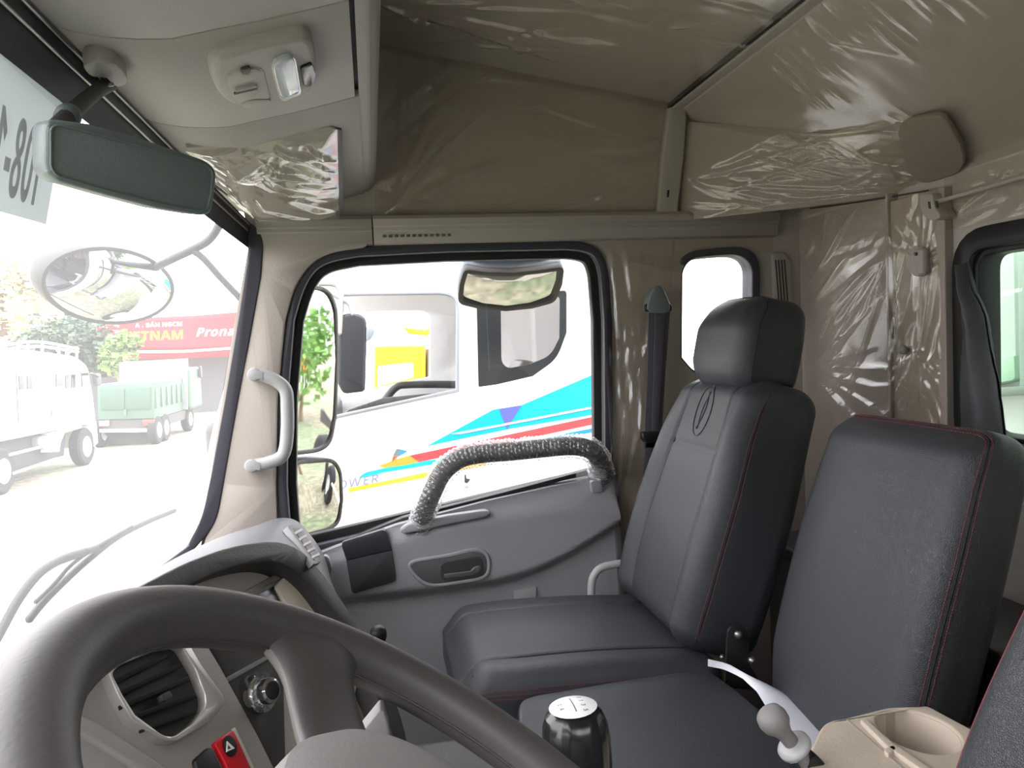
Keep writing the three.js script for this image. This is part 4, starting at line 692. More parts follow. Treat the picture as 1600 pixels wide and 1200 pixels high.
{
  const y0 = 0.61, top = plane(V(0.6, y0, 0.05), V(0, 1, 0), V(0, 0, -1)), t = thing('cup_holder', 'beige plastic console with a round cup hollow beside the driver seat', 'console', on(top, 1390, 1150).setY(0.0));
  const cup = []; for (let k = 0; k < 36; k++) { const a = k / 36 * Math.PI * 2; cup.push([1436 + 66 * Math.cos(a) - 10 * Math.sin(a), 1143 + 22 * Math.cos(a) + 27 * Math.sin(a)]); }
  const cp = planar(top, cup), body = slab(top, [[1286, 1127, 18], [1448, 1101, 10], [1540, 1150], [1570, 1200], [1540, 1300], [1268, 1300], [1262, 1180]], { th: 0.19, bevel: 0.004, seg: 4, holes: [cup] });
  mesh('console_body', body, M.cup, t);
  mesh('cup_wall', extrude(lifted(top, -0.003), offsetPoly(cp, 0.004), { th: 0.085, bevel: 0.001, holes: [offsetPoly(cp, -0.001)] }), M.cup, t);
  mesh('cup_floor', extrude(lifted(top, -0.08), offsetPoly(cp, 0.003), { th: 0.004, bevel: 0 }), M.cup, t);
  mesh('console_seam', slab(lifted(top, 0.0005), [[1322, 1124], [1325, 1123], [1420, 1205], [1416, 1206]], { th: 0.002, bevel: 0 }), M.rail, t);
  mesh('console_ridge', slab(lifted(top, 0.006), [[1343, 1123, 3], [1352, 1121, 3], [1396, 1160], [1462, 1204], [1446, 1206], [1386, 1166]], { th: 0.01, bevel: 0.004, seg: 3 }), M.cup, t);
  mesh('console_tab', slab(lifted(top, 0.006), [[1380, 1170, 4], [1396, 1163, 6], [1402, 1170, 4], [1388, 1178, 4]], { th: 0.01, bevel: 0.003 }), M.cup, t);
}
// ---------------------------------------------------------------- dashboard and steering wheel
const fascia = plane(V(-0.262, 0.757, 0.1), V(0.852, 0.43, 0.258));
{
  const t = thing('dashboard', 'grey dashboard with a dark arched hood wrapped round the centre controls', 'dashboard', V(-0.4, 0.3, 0));
  const body = extrude(plane(V(0, 0, 1.05), V(0, 0, 1)), W2([[-0.635, 0.55], [-0.6, 0.585], [-0.47, 0.58], [-0.43, 0.54], [-0.36, 0.3], [-0.62, 0.2]], 0.01), { th: 2.1, bevel: 0.01, seg: 3 });
  mesh('dash_body', body, M.dashTop, t);
  // recess that the hood frames
  const inner = [[150, 985], [200, 950], [255, 916], [310, 892], [380, 872], [425, 867], [458, 876], [488, 900], [522, 945], [556, 1004], [590, 1075], [615, 1150], [640, 1280], [20, 1280], [20, 1060]];
  mesh('recess_panel', slab(lifted(fascia, -0.014), inner, { th: 0.05, bevel: 0.004 }), M.dash, t);
  const hoodOut = [[20, 1075], [80, 1020], [150, 962], [200, 927], [250, 899], [300, 875], [350, 857], [398, 847], [436, 846], [468, 858], [500, 890], [532, 934], [564, 986], [602, 1056], [630, 1130], [650, 1230]];
  const hoodIn = [[633, 1240], [611, 1142], [585, 1078], [548, 1008], [514, 952], [480, 908], [453, 887], [420, 878], [370, 885], [308, 910], [255, 938], [205, 972], [150, 1010], [80, 1070], [30, 1120]];
  mesh('hood', slab(lifted(fascia, 0.022), [...splinePoly(hoodOut, false, 70), ...splinePoly(hoodIn, false, 70)], { th: 0.06, bevel: 0.01, seg: 4 }), M.charcoal, t);
  // top surface from the hood back to the far corner
  const near = alongPoly(splinePoly([[205, 932], [250, 903], [300, 878], [398, 850], [436, 849], [468, 861], [500, 893], [532, 938], [545, 965]], false, 60).map(([x, y]) => on(lifted(fascia, 0.012), x, y)));
  const farPl = planeZ(-0.97), far = alongPoly(splinePoly([[205, 930], [232, 906], [285, 872], [340, 842], [395, 822], [438, 809], [462, 813], [482, 832], [506, 868], [516, 905], [518, 940]], false, 60).map(([x, y]) => on(farPl, x, y)));
  mesh('dash_top', metric(grid(70, 20, (s, u) => { const p = near(s).lerp(far(s), u); p.y += 0.015 * Math.sin(Math.PI * u) * (1 - s); return p; })), M.dashTop, t);
  mesh('dash_end', metric(grid(70, 8, (s, u) => { const p = far(s), q = V(-0.45, 0.35, -1.0); return p.clone().lerp(q, u); })), M.dashTop, t);
  // window outlet at the far end
  const vp = plane(V(-0.1435, 0.7625, -0.5095), V(0.76, 0.63, -0.16));
  const vent = mesh('side_vent', slab(vp, [[449, 822, 2], [454, 819, 2], [470, 821, 5], [502, 867, 4], [503, 877, 3], [492, 882, 3]], { th: 0.012, bevel: 0.002 }), M.dashTop, t);
  mesh('vent_opening', slab(lifted(vp, 0.001), [[457, 824, 2], [470, 825, 4], [498, 868, 4], [492, 876, 2]], { th: 0.004, bevel: 0 }), M.black, vent);
  for (let k = 0; k < 5; k++) { const f = 0.1 + k * 0.19, x0 = lerp(459, 494, f), y0 = lerp(825, 874, f); mesh('slat', slab(lifted(vp, 0.003), [[x0 - 1, y0 + 1], [x0 + 9, y0 - 5 + 2 * f], [x0 + 11.5, y0 - 1.5 + 2 * f], [x0 + 1.5, y0 + 4]], { th: 0.004, bevel: 0.0006 }), M.handleGrey, vent); }
  mesh('end_tab', slab(planeZ(-0.97), [[505, 868, 4], [513, 870, 5], [520, 890, 4], [515, 900, 4], [507, 896]], { th: 0.02, bevel: 0.004 }), M.handleGrey, t);
  // control panel
  const cp = lifted(fascia, 0.004);
  mesh('control_panel', slab(cp, [[20, 1090], [70, 1030], [150, 992], [250, 985], [318, 996, 6], [345, 1040], [405, 1150, 10], [432, 1205], [440, 1300], [20, 1300]], { th: 0.03, bevel: 0.004, seg: 3 }), M.fascia, t);
  mesh('panel_ridge', slab(lifted(cp, 0.006), [[88, 1096, 10], [104, 1104], [160, 1132], [250, 1190], [300, 1240], [270, 1250], [200, 1190], [120, 1140], [84, 1120]], { th: 0.012, bevel: 0.004, seg: 3 }), M.fascia, t);
  mesh('dark_recess', slab(lifted(cp, -0.012), [[300, 990], [440, 940], [450, 1300], [430, 1300], [405, 1160], [330, 1010]], { th: 0.02, bevel: 0.002 }), M.charcoal, t);
  mesh('recess_edge', slab(lifted(cp, -0.008), [[345, 1063], [420, 1022], [424, 1028], [350, 1070]], { th: 0.01, bevel: 0.002 }), M.hub, t);
  // screen and its pale side trim
  mesh('screen_bezel', slab(lifted(fascia, -0.006), [[366, 932], [440, 892], [448, 900], [412, 918], [448, 968], [440, 990], [360, 945]], { th: 0.014, bevel: 0.002 }), M.hub, t);
  mesh('screen', slab(lifted(fascia, -0.005), [[384, 940], [428, 916], [452, 972], [400, 990]], { th: 0.01, bevel: 0.001 }), M.blackGloss, t);
  mesh('side_trim', slab(lifted(fascia, -0.002), [[432, 917, 3], [447, 897, 4], [470, 917], [505, 955], [560, 1060], [548, 1125], [500, 1030]], { th: 0.012, bevel: 0.003 }), M.cream, t);
  // air vent
  const vo = [[155, 1056, 12], [172, 1040], [258, 1004, 8], [278, 1004, 10], [304, 1048], [338, 1094, 10], [338, 1108, 10], [318, 1132], [262, 1166, 10], [240, 1164, 10], [192, 1132], [172, 1096]];
  const vi = [[160, 1059, 8], [176, 1045], [250, 1014, 8], [270, 1014, 10], [294, 1054], [308, 1090], [310, 1110, 10], [290, 1136], [260, 1158, 10], [242, 1157, 10], [197, 1124], [178, 1094]];
  const av = mesh('air_vent', extrude(lifted(cp, 0.012), planar(cp, vo), { th: 0.016, bevel: 0.0012, seg: 3, holes: [planar(cp, vi)] }), M.silver, t);
  mesh('vent_shaft', slab(lifted(cp, 0.001), vi, { th: 0.004, bevel: 0 }), M.black, av);
  const rowsL = [[174, 1064], [182, 1082], [190, 1100], [202, 1118], [222, 1136]], rowsR = [[262, 1020], [284, 1034], [296, 1056], [306, 1082], [306, 1106]];
  for (let k = 0; k < 5; k++) { const [x0, y0] = rowsL[k], [x1, y1] = rowsR[k]; mesh('vane', slab(lifted(cp, 0.010), [[x0, y0], [x1, y1], [x1 + 3, y1 + 7], [x0 + 3, y0 + 7]], { th: 0.007, bevel: 0.002 }), std('#0d0d0e', 0.85), av); }
  mesh('vent_slider', slab(lifted(cp, 0.013), [[252, 1086, 4], [266, 1078, 4], [272, 1088, 4], [258, 1096, 4]], { th: 0.008, bevel: 0.003 }), M.charcoal, av);
  // switches
  const hz = mesh('hazard_switch', slab(lifted(cp, 0.006), [[336, 1160, 3], [364, 1140, 4], [376, 1164], [392, 1200], [400, 1260], [380, 1260], [352, 1192]], { th: 0.012, bevel: 0.003, seg: 3 }), M.red, t); hz.userData.label = 'red hazard light switch';
  const ct = lifted(cp, 0.0066), o = on(ct, 359, 1166), uR = on(ct, 366.5, 1166).sub(o).length();
  mesh('symbol_disc', lathe([[0, 0.0012], [uR * 1.35, 0.001], [uR * 1.4, 0], [0, 0]], o, ct.n, 28), M.black, hz);
  mesh('triangle_mark', slab(lifted(ct, 0.002), [[355, 1158], [367, 1169], [354, 1175]], { th: 0.001, bevel: 0, holes: [[[356.5, 1163], [362, 1168.5], [356, 1171]]] }), M.white, hz);
  mesh('switch_frame', slab(lifted(cp, 0.003), [[364, 1138], [368, 1136], [398, 1200], [404, 1260], [400, 1262], [394, 1204]], { th: 0.008, bevel: 0.001 }), M.cream, t);
  mesh('blank_switch', slab(lifted(cp, 0.006), [[306, 1186, 4], [328, 1166, 4], [334, 1170], [352, 1210], [358, 1260], [326, 1260], [310, 1206]], { th: 0.012, bevel: 0.003 }), M.black, t);
  // chrome knob
  const kp = lifted(cp, 0.0), kc = on(kp, 404, 1083), kr = 0.026, ax = kp.n.clone().add(V(0.0, -0.1, 0.35)).normalize();
  mesh('chrome_knob', toCreasedNormals(lathe([[0, 0.026], [0.5 * kr, 0.026], [0.62 * kr, 0.024], [0.66 * kr, 0.018], [0.66 * kr, 0.006], [0.74 * kr, 0.004], [0.98 * kr, 0.008], [kr, 0.004], [kr, -0.015], [0, -0.015]], kc, ax, 36), 0.5), M.chrome, t);
  mesh('knob_core', lathe([[0, 0.028], [0.42 * kr, 0.0275], [0.48 * kr, 0.0255], [0, 0.0255]], kc, ax, 28), M.black, t);
}
{
  // steering wheel
  const C = V(0.017, 0.867, 0.601), tilt = 0.605, n = V(Math.sin(tilt), Math.cos(tilt), -0.03).normalize(), R = 0.2095;
  const t = thing('steering_wheel', 'large dark grey steering wheel with broad spokes in the foreground', 'steering wheel', C);
  const pl = plane(C, n, V(-1, 0, 0)), at = (a, r, d = 0) => C.clone().addScaledVector(pl.u, Math.cos(a) * r).addScaledVector(pl.v, Math.sin(a) * r).addScaledVector(n, d);
  const rp = []; for (let k = 0; k < 48; k++) rp.push(at(k / 48 * 2 * Math.PI, R));
  const rc = new THREE.CatmullRomCurve3(rp, true), rim = new THREE.TubeGeometry(rc, 160, 0.0195, 24, true);
  mesh('rim', metric(rim), M.wheel, t);
  // seam under the rim
  const sp = []; for (let k = 0; k < 64; k++) sp.push(at(k / 64 * 2 * Math.PI, R - 0.0185, -0.006)); mesh('rim_seam', tube(sp, 0.0012, { seg: 160, radial: 5, closed: true }), M.charcoal, t);
  // spokes: oval in section, swelling where they run into the rim
  const j = flat(pl, on(pl, 494, 1020)), a0 = Math.atan2(j.y, j.x);
  const spoke = (a) => { const er = pl.u.clone().multiplyScalar(Math.cos(a)).addScaledVector(pl.v, Math.sin(a)), et = V(0, 0, 0).crossVectors(n, er);
    return grid(36, 26, (s, u) => { const r = lerp(0.05, R + 0.004, u), w = lerp(0.036, 0.028, smooth(u, 0, 0.55)) + 0.024 * Math.pow(smooth(u, 0.62, 1.02), 1.6), h = lerp(0.012, 0.0165, smooth(u, 0.4, 1)), d = lerp(-0.022, -0.002, smooth(u, 0.35, 1)), q = s * Math.PI * 2;
      return C.clone().addScaledVector(er, r).addScaledVector(et, w * Math.cos(q)).addScaledVector(n, d + h * Math.sign(Math.sin(q)) * Math.pow(Math.abs(Math.sin(q)), 0.8)); }, (s, u) => [s * 0.1, u * 0.16]); };
  for (const a of [0, 1.25, Math.PI, Math.PI + 1.25]) if (a !== 1.25) mesh('spoke', spoke(a0 + a), M.wheel, t);
  mesh('horn_pad', toCreasedNormals(lathe([[0, 0.02], [0.03, 0.0195], [0.055, 0.017], [0.078, 0.01], [0.088, 0.0], [0.091, -0.012], [0.091, -0.03], [0, -0.03]], C, n, 60), 0.5), M.hub, t);
  mesh('column', rod(C.clone().addScaledVector(n, -0.02), C.clone().addScaledVector(n, -0.42), 0.045, 0.045, 24), M.charcoal, t);
}
{
  const z = 0.42, p = planeZ(z), t = thing('column_stalk', 'short grey control stalk beside the steering wheel hub', 'stalk', on(p, 590, 1170));
  mesh('stalk', slab(p, [[546, 1158, 8], [560, 1152], [594, 1110, 4], [600, 1112], [608, 1140], [610, 1172], [600, 1182], [576, 1172], [552, 1166]], { th: 0.02, bevel: 0.006, seg: 4 }), M.hub, t);
  mesh('stalk_arm', rod(on(p, 580, 1165).add(V(0, 0, -0.01)), V(0.02, 0.66, 0.52), 0.009), M.hub, t);
}
{
  const c = on(planeZ(-0.62), 592, 992), t = thing('floor_knob', 'small black knob on a lever in front of the passenger door', 'knob', V(c.x - 0.05, 0.0, c.z));
  mesh('knob', lathe([[0, 0.02], [0.009, 0.019], [0.0155, 0.013], [0.0175, 0.004], [0.016, -0.006], [0.011, -0.016], [0.007, -0.02], [0, -0.02]], c, V(-0.15, 1, 0.1), 24), M.black, t);
  mesh('stem', tube([c.clone().add(V(0, -0.01, 0)), c.clone().add(V(-0.01, -0.2, 0)), V(c.x - 0.05, 0.0, c.z)], 0.006), M.black, t);
}
// ---------------------------------------------------------------- the yard outside
const GY = -1.45;
const onGround = (px, py) => meet(px, py, V(0, GY, 0), V(0, 1, 0));
{
  const tex = noiseTex(512, (x, y) => { const n = 0.5 * tileNoise(x, y, 6, 21) + 0.3 * tileNoise(x, y, 15, 22) + 0.2 * tileNoise(x, y, 60, 23), g = smooth(n, 0.42, 0.62), k = 0.85 + 0.3 * (tileNoise(x, y, 120, 24) - 0.5); return [lerp(0.64, 0.53, g) * k, lerp(0.61, 0.57, g) * k, lerp(0.52, 0.44, g) * k]; }, 1, true);
  const g = new THREE.PlaneGeometry(160, 160, 1, 1); g.rotateX(-Math.PI / 2); g.translate(0, GY, 0);
  const uv = g.attributes.uv; for (let i = 0; i < uv.count; i++) uv.setXY(i, uv.getX(i) * 14, uv.getY(i) * 14);
  struct('ground', g, std('#ffffff', 0.95, { map: tex }));
}
function leaves(list, c, rx, ry, rz, n, size, sd) { seed = sd; for (let k = 0; k < n; k++) { const a = rr(0, 6.283), u = rr(-1, 1), q = Math.sqrt(1 - u * u), d = Math.pow(rnd(), 0.4), p = V(c.x + rx * d * q * Math.cos(a), c.y + ry * d * u, c.z + rz * d * q * Math.sin(a)); const g = new THREE.PlaneGeometry(size * rr(0.6, 1.3), size * rr(0.4, 0.9)); g.rotateX(rr(0, 6)); g.rotateY(rr(0, 6)); g.translate(p.x, p.y, p.z); list.push(g); } return list; }
const leafM = (hex) => new THREE.MeshStandardMaterial({ color: hex, roughness: 0.8, side: THREE.DoubleSide });
function tree(label, base, hgt, crown, hex, n, size, sd, group) {
  const t = thing('tree', label, 'tree', base, group);
  mesh('trunk', tube([base.clone(), base.clone().add(V(0.1, hgt * 0.3, 0)), base.clone().add(V(0, hgt * 0.75, 0.1))], 0.03 * hgt, { radial: 8 }), std('#7b6a58', 0.9), t);
  const list = []; crown.forEach(([dx, dy, dz, rx, ry, rz], i) => leaves(list, base.clone().add(V(dx, dy, dz)), rx, ry, rz, Math.round(n / crown.length), size, sd + i));
  mesh('foliage', mergeGeometries(list), leafM(hex), t);
  return t;
}
{
  const b1 = onGround(60, 660).setY(GY), far = (px, d) => { const r = ray(px, 560); r.y = 0; r.normalize(); const p = EYE.clone().addScaledVector(r, d); p.y = GY; return p; };
  tree('pale yellow-green tree standing behind the white cargo truck', far(6, 38), 8, [[0, 4.6, 0, 2.4, 1.5, 2], [-2.2, 6, 0, 2.4, 1.4, 2], [1.2, 6.2, 0, 1.6, 1.1, 1.6]], '#ded6b4', 3600, 0.26, 201);
  tree('dark green leafy tree between the cargo truck and the red awning', far(120, 34), 4, [[0, 3.5, 0, 1.7, 0.9, 1.4], [-1.2, 3.0, 0, 1.4, 0.8, 1.2], [0.9, 2.7, 0, 0.9, 0.8, 0.9]], '#4c5e4a', 2200, 0.2, 211);
  tree('bluish grey tree far behind the roof rack of the cargo truck', far(64, 47), 6, [[0, 4.3, 0, 2.2, 1.0, 2], [1.6, 4.0, 0, 1.6, 0.8, 1.4]], '#5d7078', 1100, 0.35, 221);
  tree('small bright green bush tree at the corner of the red awning', far(184, 31.5), 3, [[0, 2.6, 0, 0.7, 0.7, 0.6], [0.3, 3.2, 0, 0.6, 0.4, 0.6]], '#7c9a4e', 500, 0.22, 231);
  // seen only in the outside mirrors
  tree('tall slim tree behind the cab, seen in the large side mirror', V(9.5, GY, -2.6), 5.5, [[0, 4.4, 0, 1.2, 0.9, 1.1], [0.2, 5.2, 0, 0.8, 0.6, 0.8]], '#4f6650', 900, 0.24, 241);
  tree('bright green bush behind the cab, seen in the side mirrors', V(14, GY, -4.6), 3, [[0, 1.8, 0, 1.5, 1.3, 1.4], [1, 2.6, -1, 1.2, 1, 1]], '#6f9a4a', 800, 0.26, 251);
}
function wheelAt(parent, c, axis, r, w = 0.26) {
  const a = axis.clone().normalize(); const t = mesh('tyre', toCreasedNormals(lathe([[r * 0.55, -w / 2], [r * 0.9, -w / 2], [r, -w * 0.35], [r, w * 0.35], [r * 0.9, w / 2], [r * 0.55, w / 2]], c, a, 32), 0.6), M.tyre, parent);
  mesh('rim', lathe([[0, w * 0.32], [r * 0.2, w * 0.34], [r * 0.24, w * 0.2], [r * 0.5, w * 0.24], [r * 0.56, w * 0.5], [r * 0.58, w * 0.3]], c, a, 24), M.whitePaint, t);
}
{
  // red awning of a shop with its dark open front
  const d = ray(260, 540); d.y = 0; d.normalize(); const P = EYE.clone().addScaledVector(d, 36), pl = plane(P, d.clone().negate());
  const t = thing('shop_front', 'shop front with a long red awning sign above its dark opening', 'shop', P.clone().setY(GY));
  const sign = [[150, 512], [166, 497], [230, 496], [300, 493], [390, 486], [388, 555], [290, 560], [168, 562], [158, 540]];
  mesh('awning', slab(pl, sign, { th: 0.5, bevel: 0.05 }), std('#d8202c', 0.5), t);
  mesh('awning_edge', slab(lifted(pl, 0.03), [[166, 548], [290, 547], [390, 540], [390, 544], [290, 551], [166, 552]], { th: 0.05, bevel: 0 }), std('#f5c6c6', 0.6), t);
  const c = document.createElement('canvas'); c.width = 1024; c.height = 256; const x = c.getContext('2d'); x.fillStyle = '#d8202c'; x.fillRect(0, 0, 1024, 256);
  x.fillStyle = '#ffffff'; x.font = 'bold 52px sans-serif'; x.fillText('A . BÁN NGCM', 190, 62, 340); x.fillStyle = '#f4e000'; x.font = 'bold 112px sans-serif'; x.fillText('VIETNAM', 60, 180, 480);
  x.fillStyle = '#ffffff'; x.font = 'italic bold 104px sans-serif'; x.fillText('Pronax', 620, 160, 390);
  const tx = new THREE.CanvasTexture(c); tx.colorSpace = THREE.SRGBColorSpace;
  const f = lifted(pl, 0.06), a = on(f, 168, 546), b = on(f, 388, 541), e = on(f, 388, 494), g = on(f, 168, 503);
  mesh('sign_print', grid(8, 2, (s, u) => a.clone().lerp(b, s).lerp(g.clone().lerp(e, s), u)), std('#ffffff', 0.5, { map: tx }), t);
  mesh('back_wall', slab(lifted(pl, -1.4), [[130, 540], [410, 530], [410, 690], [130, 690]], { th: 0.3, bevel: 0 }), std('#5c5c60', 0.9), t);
  mesh('post', slab(lifted(pl, -0.2), [[288, 556], [294, 556], [294, 680], [288, 680]], { th: 0.2, bevel: 0.01 }), M.whitePaint, t);
}
{
  // cargo truck, seen from its side
  const A = onGround(0, 775), B = onGround(150, 722), dir = B.clone().sub(A).setY(0).normalize(); let n = V(-dir.z, 0, dir.x); if (n.dot(EYE.clone().sub(A)) < 0) n.negate();
  const pl = plane(A, n), t = thing('cargo_truck', 'long white cargo truck with roof rack and pale blue stripe beyond the windscreen', 'truck', A.clone());
  mesh('body', slab(pl, [[-260, 585], [0, 552], [40, 546], [118, 556, 10], [138, 572, 10], [146, 620], [150, 655, 4], [128, 662], [0, 690], [-260, 735]], { th: 2.2, bevel: 0.06, seg: 2 }), M.whitePaint, t);
  mesh('stripe', slab(lifted(pl, 0.02), [[-200, 716], [0, 681], [128, 655], [149, 654], [149, 662], [128, 664], [0, 690], [-200, 727]], { th: 0.06, bevel: 0 }), std('#7ab4d8', 0.5), t);
  mesh('chassis', slab(lifted(pl, -0.25), [[-200, 725], [0, 688], [104, 668], [100, 712], [20, 738], [-200, 790]], { th: 1.6, bevel: 0.01 }), std('#3c3e44', 0.8), t);
  mesh('guard_rail', tube([on(pl, 14, 711), on(pl, 90, 692)], 0.035, { radial: 6 }), M.handleGrey, t); mesh('guard_rail', tube([on(pl, 20, 740), on(pl, 88, 717)], 0.035, { radial: 6 }), M.handleGrey, t);
  mesh('tank', slab(lifted(pl, -0.1), [[60, 683, 6], [80, 678, 6], [82, 694, 4], [62, 700, 4]], { th: 0.7, bevel: 0.06, seg: 3 }), std('#8b8e94', 0.5), t);
  for (const w of [[[30, 587], [37, 586], [38, 608], [31, 609]], [[43, 587], [51, 586], [51, 607], [43, 608]], [[56, 586], [82, 583], [82, 604], [56, 606]], [[88, 584], [99, 583], [99, 603], [88, 604]], [[103, 586], [108, 585], [108, 606], [103, 607]], [[112, 585], [118, 585], [118, 606], [112, 607]]]) mesh('window', slab(lifted(pl, 0.02), w, { th: 0.04, bevel: 0 }), std(w[0][0] === 56 ? '#6b7076' : '#15181d', 0.2), t);
  mesh('cab_window', slab(lifted(pl, 0.02), [[127, 578, 3], [137, 577, 3], [142, 602, 3], [128, 606, 3]], { th: 0.04, bevel: 0 }), std('#30363c', 0.15), t);
  mesh('door_line', slab(lifted(pl, 0.012), [[25, 578], [26, 578], [30, 662], [29, 662]], { th: 0.02, bevel: 0 }), M.charcoal, t); mesh('door_line', slab(lifted(pl, 0.012), [[80, 640], [82, 640], [82, 652], [81, 652]], { th: 0.02, bevel: 0 }), M.charcoal, t);
  mesh('fender', slab(lifted(pl, 0.03), [[84, 676], [100, 671], [128, 665], [128, 669], [102, 676], [96, 690], [93, 706], [84, 706]], { th: 0.3, bevel: 0.02 }), M.whitePaint, t);
  mesh('bumper', slab(lifted(pl, 0.03), [[142, 660], [151, 658], [154, 692], [148, 698], [146, 680]], { th: 2.0, bevel: 0.03 }), M.whitePaint, t);
  mesh('side_mirror', slab(lifted(pl, 0.3), [[150, 584, 3], [158, 583, 3], [160, 601, 3], [152, 604, 3]], { th: 0.1, bevel: 0.02 }), M.charcoal, t);
  mesh('mirror_arm', tube([on(pl, 142, 584), on(lifted(pl, 0.3), 147, 585), on(lifted(pl, 0.3), 153, 588)], 0.03, { radial: 6 }), M.charcoal, t);
  const R0 = onGround(127, 724).y, c1 = on(lifted(pl, -0.12), 128, 699), c2 = on(lifted(pl, -0.12), -4, 738);
  for (const c of [c1, c2]) { c.y = GY + 0.46; wheelAt(t, c, n, 0.46); }
  const rack = []; for (const [y0, y1, y2] of [[545, 534, 545], [552, 541, 550]]) rack.push([[-40, y0 + 4], [52, y1], [122, y2]]);
  for (const r of rack) mesh('roof_rail', tube(r.map(([x, y]) => on(lifted(pl, -0.3), x, y)), 0.035, { radial: 6 }), M.handleGrey, t);
  for (const x of [0, 28, 44, 66, 92, 106, 120]) mesh('rack_post', rod(on(lifted(pl, -0.3), x, 533 + Math.abs(x - 56) * 0.13), on(lifted(pl, -0.3), x, 560), 0.03, 0.03, 6), M.handleGrey, t);
}
{
  // green tipper, seen from behind
  const G = onGround(196, 698), c = EYE.clone().sub(G).setY(0).normalize(), n = c.clone().applyAxisAngle(V(0, 1, 0), -0.33), pl = plane(G, n), t = thing('dump_truck', 'green dump truck seen from behind, parked below the red awning', 'truck', G.clone());
  const grn = M.dumpGreen, gd = std('#3f5a4b', 0.6), E1 = on(pl, 241, 640), side = plane(E1, n.clone().cross(V(0, 1, 0)).negate());
  if (side.n.dot(EYE.clone().sub(E1)) < 0) side.n.negate();
  const sd = plane(E1, side.n), L = 3.0;
  mesh('tipper_body', slab(pl, [[152, 601], [241, 598], [241, 654], [153, 656]], { th: L, bevel: 0.02 }), grn, t);
  mesh('tailgate_panel', slab(lifted(pl, 0.04), [[156, 608], [194, 607], [194, 640], [157, 641]], { th: 0.05, bevel: 0.01 }), gd, t);
  mesh('tailgate_panel', slab(lifted(pl, 0.04), [[198, 607], [235, 605], [235, 639], [198, 640]], { th: 0.05, bevel: 0.01 }), gd, t);
  mesh('hinge', slab(lifted(pl, 0.08), [[193, 640], [197, 640], [197, 650], [193, 650]], { th: 0.1, bevel: 0 }), grn, t);
  const sAt = (f, y) => E1.clone().addScaledVector(n, -f * L).setY(y);
  const yT = on(pl, 241, 600).y, yB = on(pl, 241, 654).y;
  for (let k = 0; k < 6; k++) { const b = box(-0.06, 0.06, yB + 0.3, yT - 0.12, -0.07, 0.07, 0.01, 1); b.applyMatrix4(new THREE.Matrix4().makeBasis(n, V(0, 1, 0), V(0, 0, 0).crossVectors(n, V(0, 1, 0)))); const q = sAt(0.04 + k * 0.18, 0); b.translate(q.x, 0, q.z); mesh('side_rib', b, grn, t); }
  mesh('chassis', slab(lifted(pl, -0.05), [[154, 656], [241, 655], [241, 671], [154, 672]], { th: L + 1.4, bevel: 0.01 }), std('#4c4b4d', 0.8), t);
  mesh('bumper_bar', slab(lifted(pl, 0.05), [[152, 671], [241, 670], [241, 675], [152, 676]], { th: 0.1, bevel: 0.01 }), std('#e9dfc9', 0.6), t);
  mesh('axle_block', slab(lifted(pl, -0.5), [[158, 672], [238, 672], [238, 694], [158, 695]], { th: 0.6, bevel: 0.02 }), std('#4a4b50', 0.8), t);
  mesh('number_plate', slab(lifted(pl, 0.03), [[155, 658], [170, 657], [170, 665], [155, 666]], { th: 0.04, bevel: 0 }), std('#d9d2c4', 0.6), t);
  mesh('tail_lamp', slab(lifted(pl, 0.04), [[222, 656], [241, 655], [241, 664], [224, 665]], { th: 0.06, bevel: 0.01 }), std('#c4483c', 0.4), t);
  const sn = sd.n, wc = (f) => sAt(f, GY + 0.42).addScaledVector(sn, -0.1);
  for (const f of [0.1, 0.34, 1.25]) wheelAt(t, wc(f), sn, 0.42, 0.24);
  for (const f of [0.1, 0.34]) wheelAt(t, wc(f).addScaledVector(sn, -1.55), sn, 0.42, 0.24);
  mesh('headboard', slab(lifted(pl, -L - 0.02), [[186, 566], [292, 560], [293, 640], [187, 640]], { th: 0.06, bevel: 0.01 }), std('#7b8184', 0.6), t);
  const cab = box(-0.75, 0.75, GY + 0.75, yT + 0.38, -0.9, 0.9, 0.12, 3); cab.applyMatrix4(new THREE.Matrix4().makeBasis(n, V(0, 1, 0), V(0, 0, 0).crossVectors(n, V(0, 1, 0)))); const q = sAt(1.36, 0).addScaledVector(sn, -0.72); cab.translate(q.x, 0, q.z); const cb = mesh('cab', cab, grn, t);
  mesh('side_mirror', box(-0.04, 0.04, -0.2, 0.2, -0.12, 0.12, 0.03).translate(...sAt(1.5, yT + 0.2).addScaledVector(sn, 0.25).toArray()), M.charcoal, cb);
}
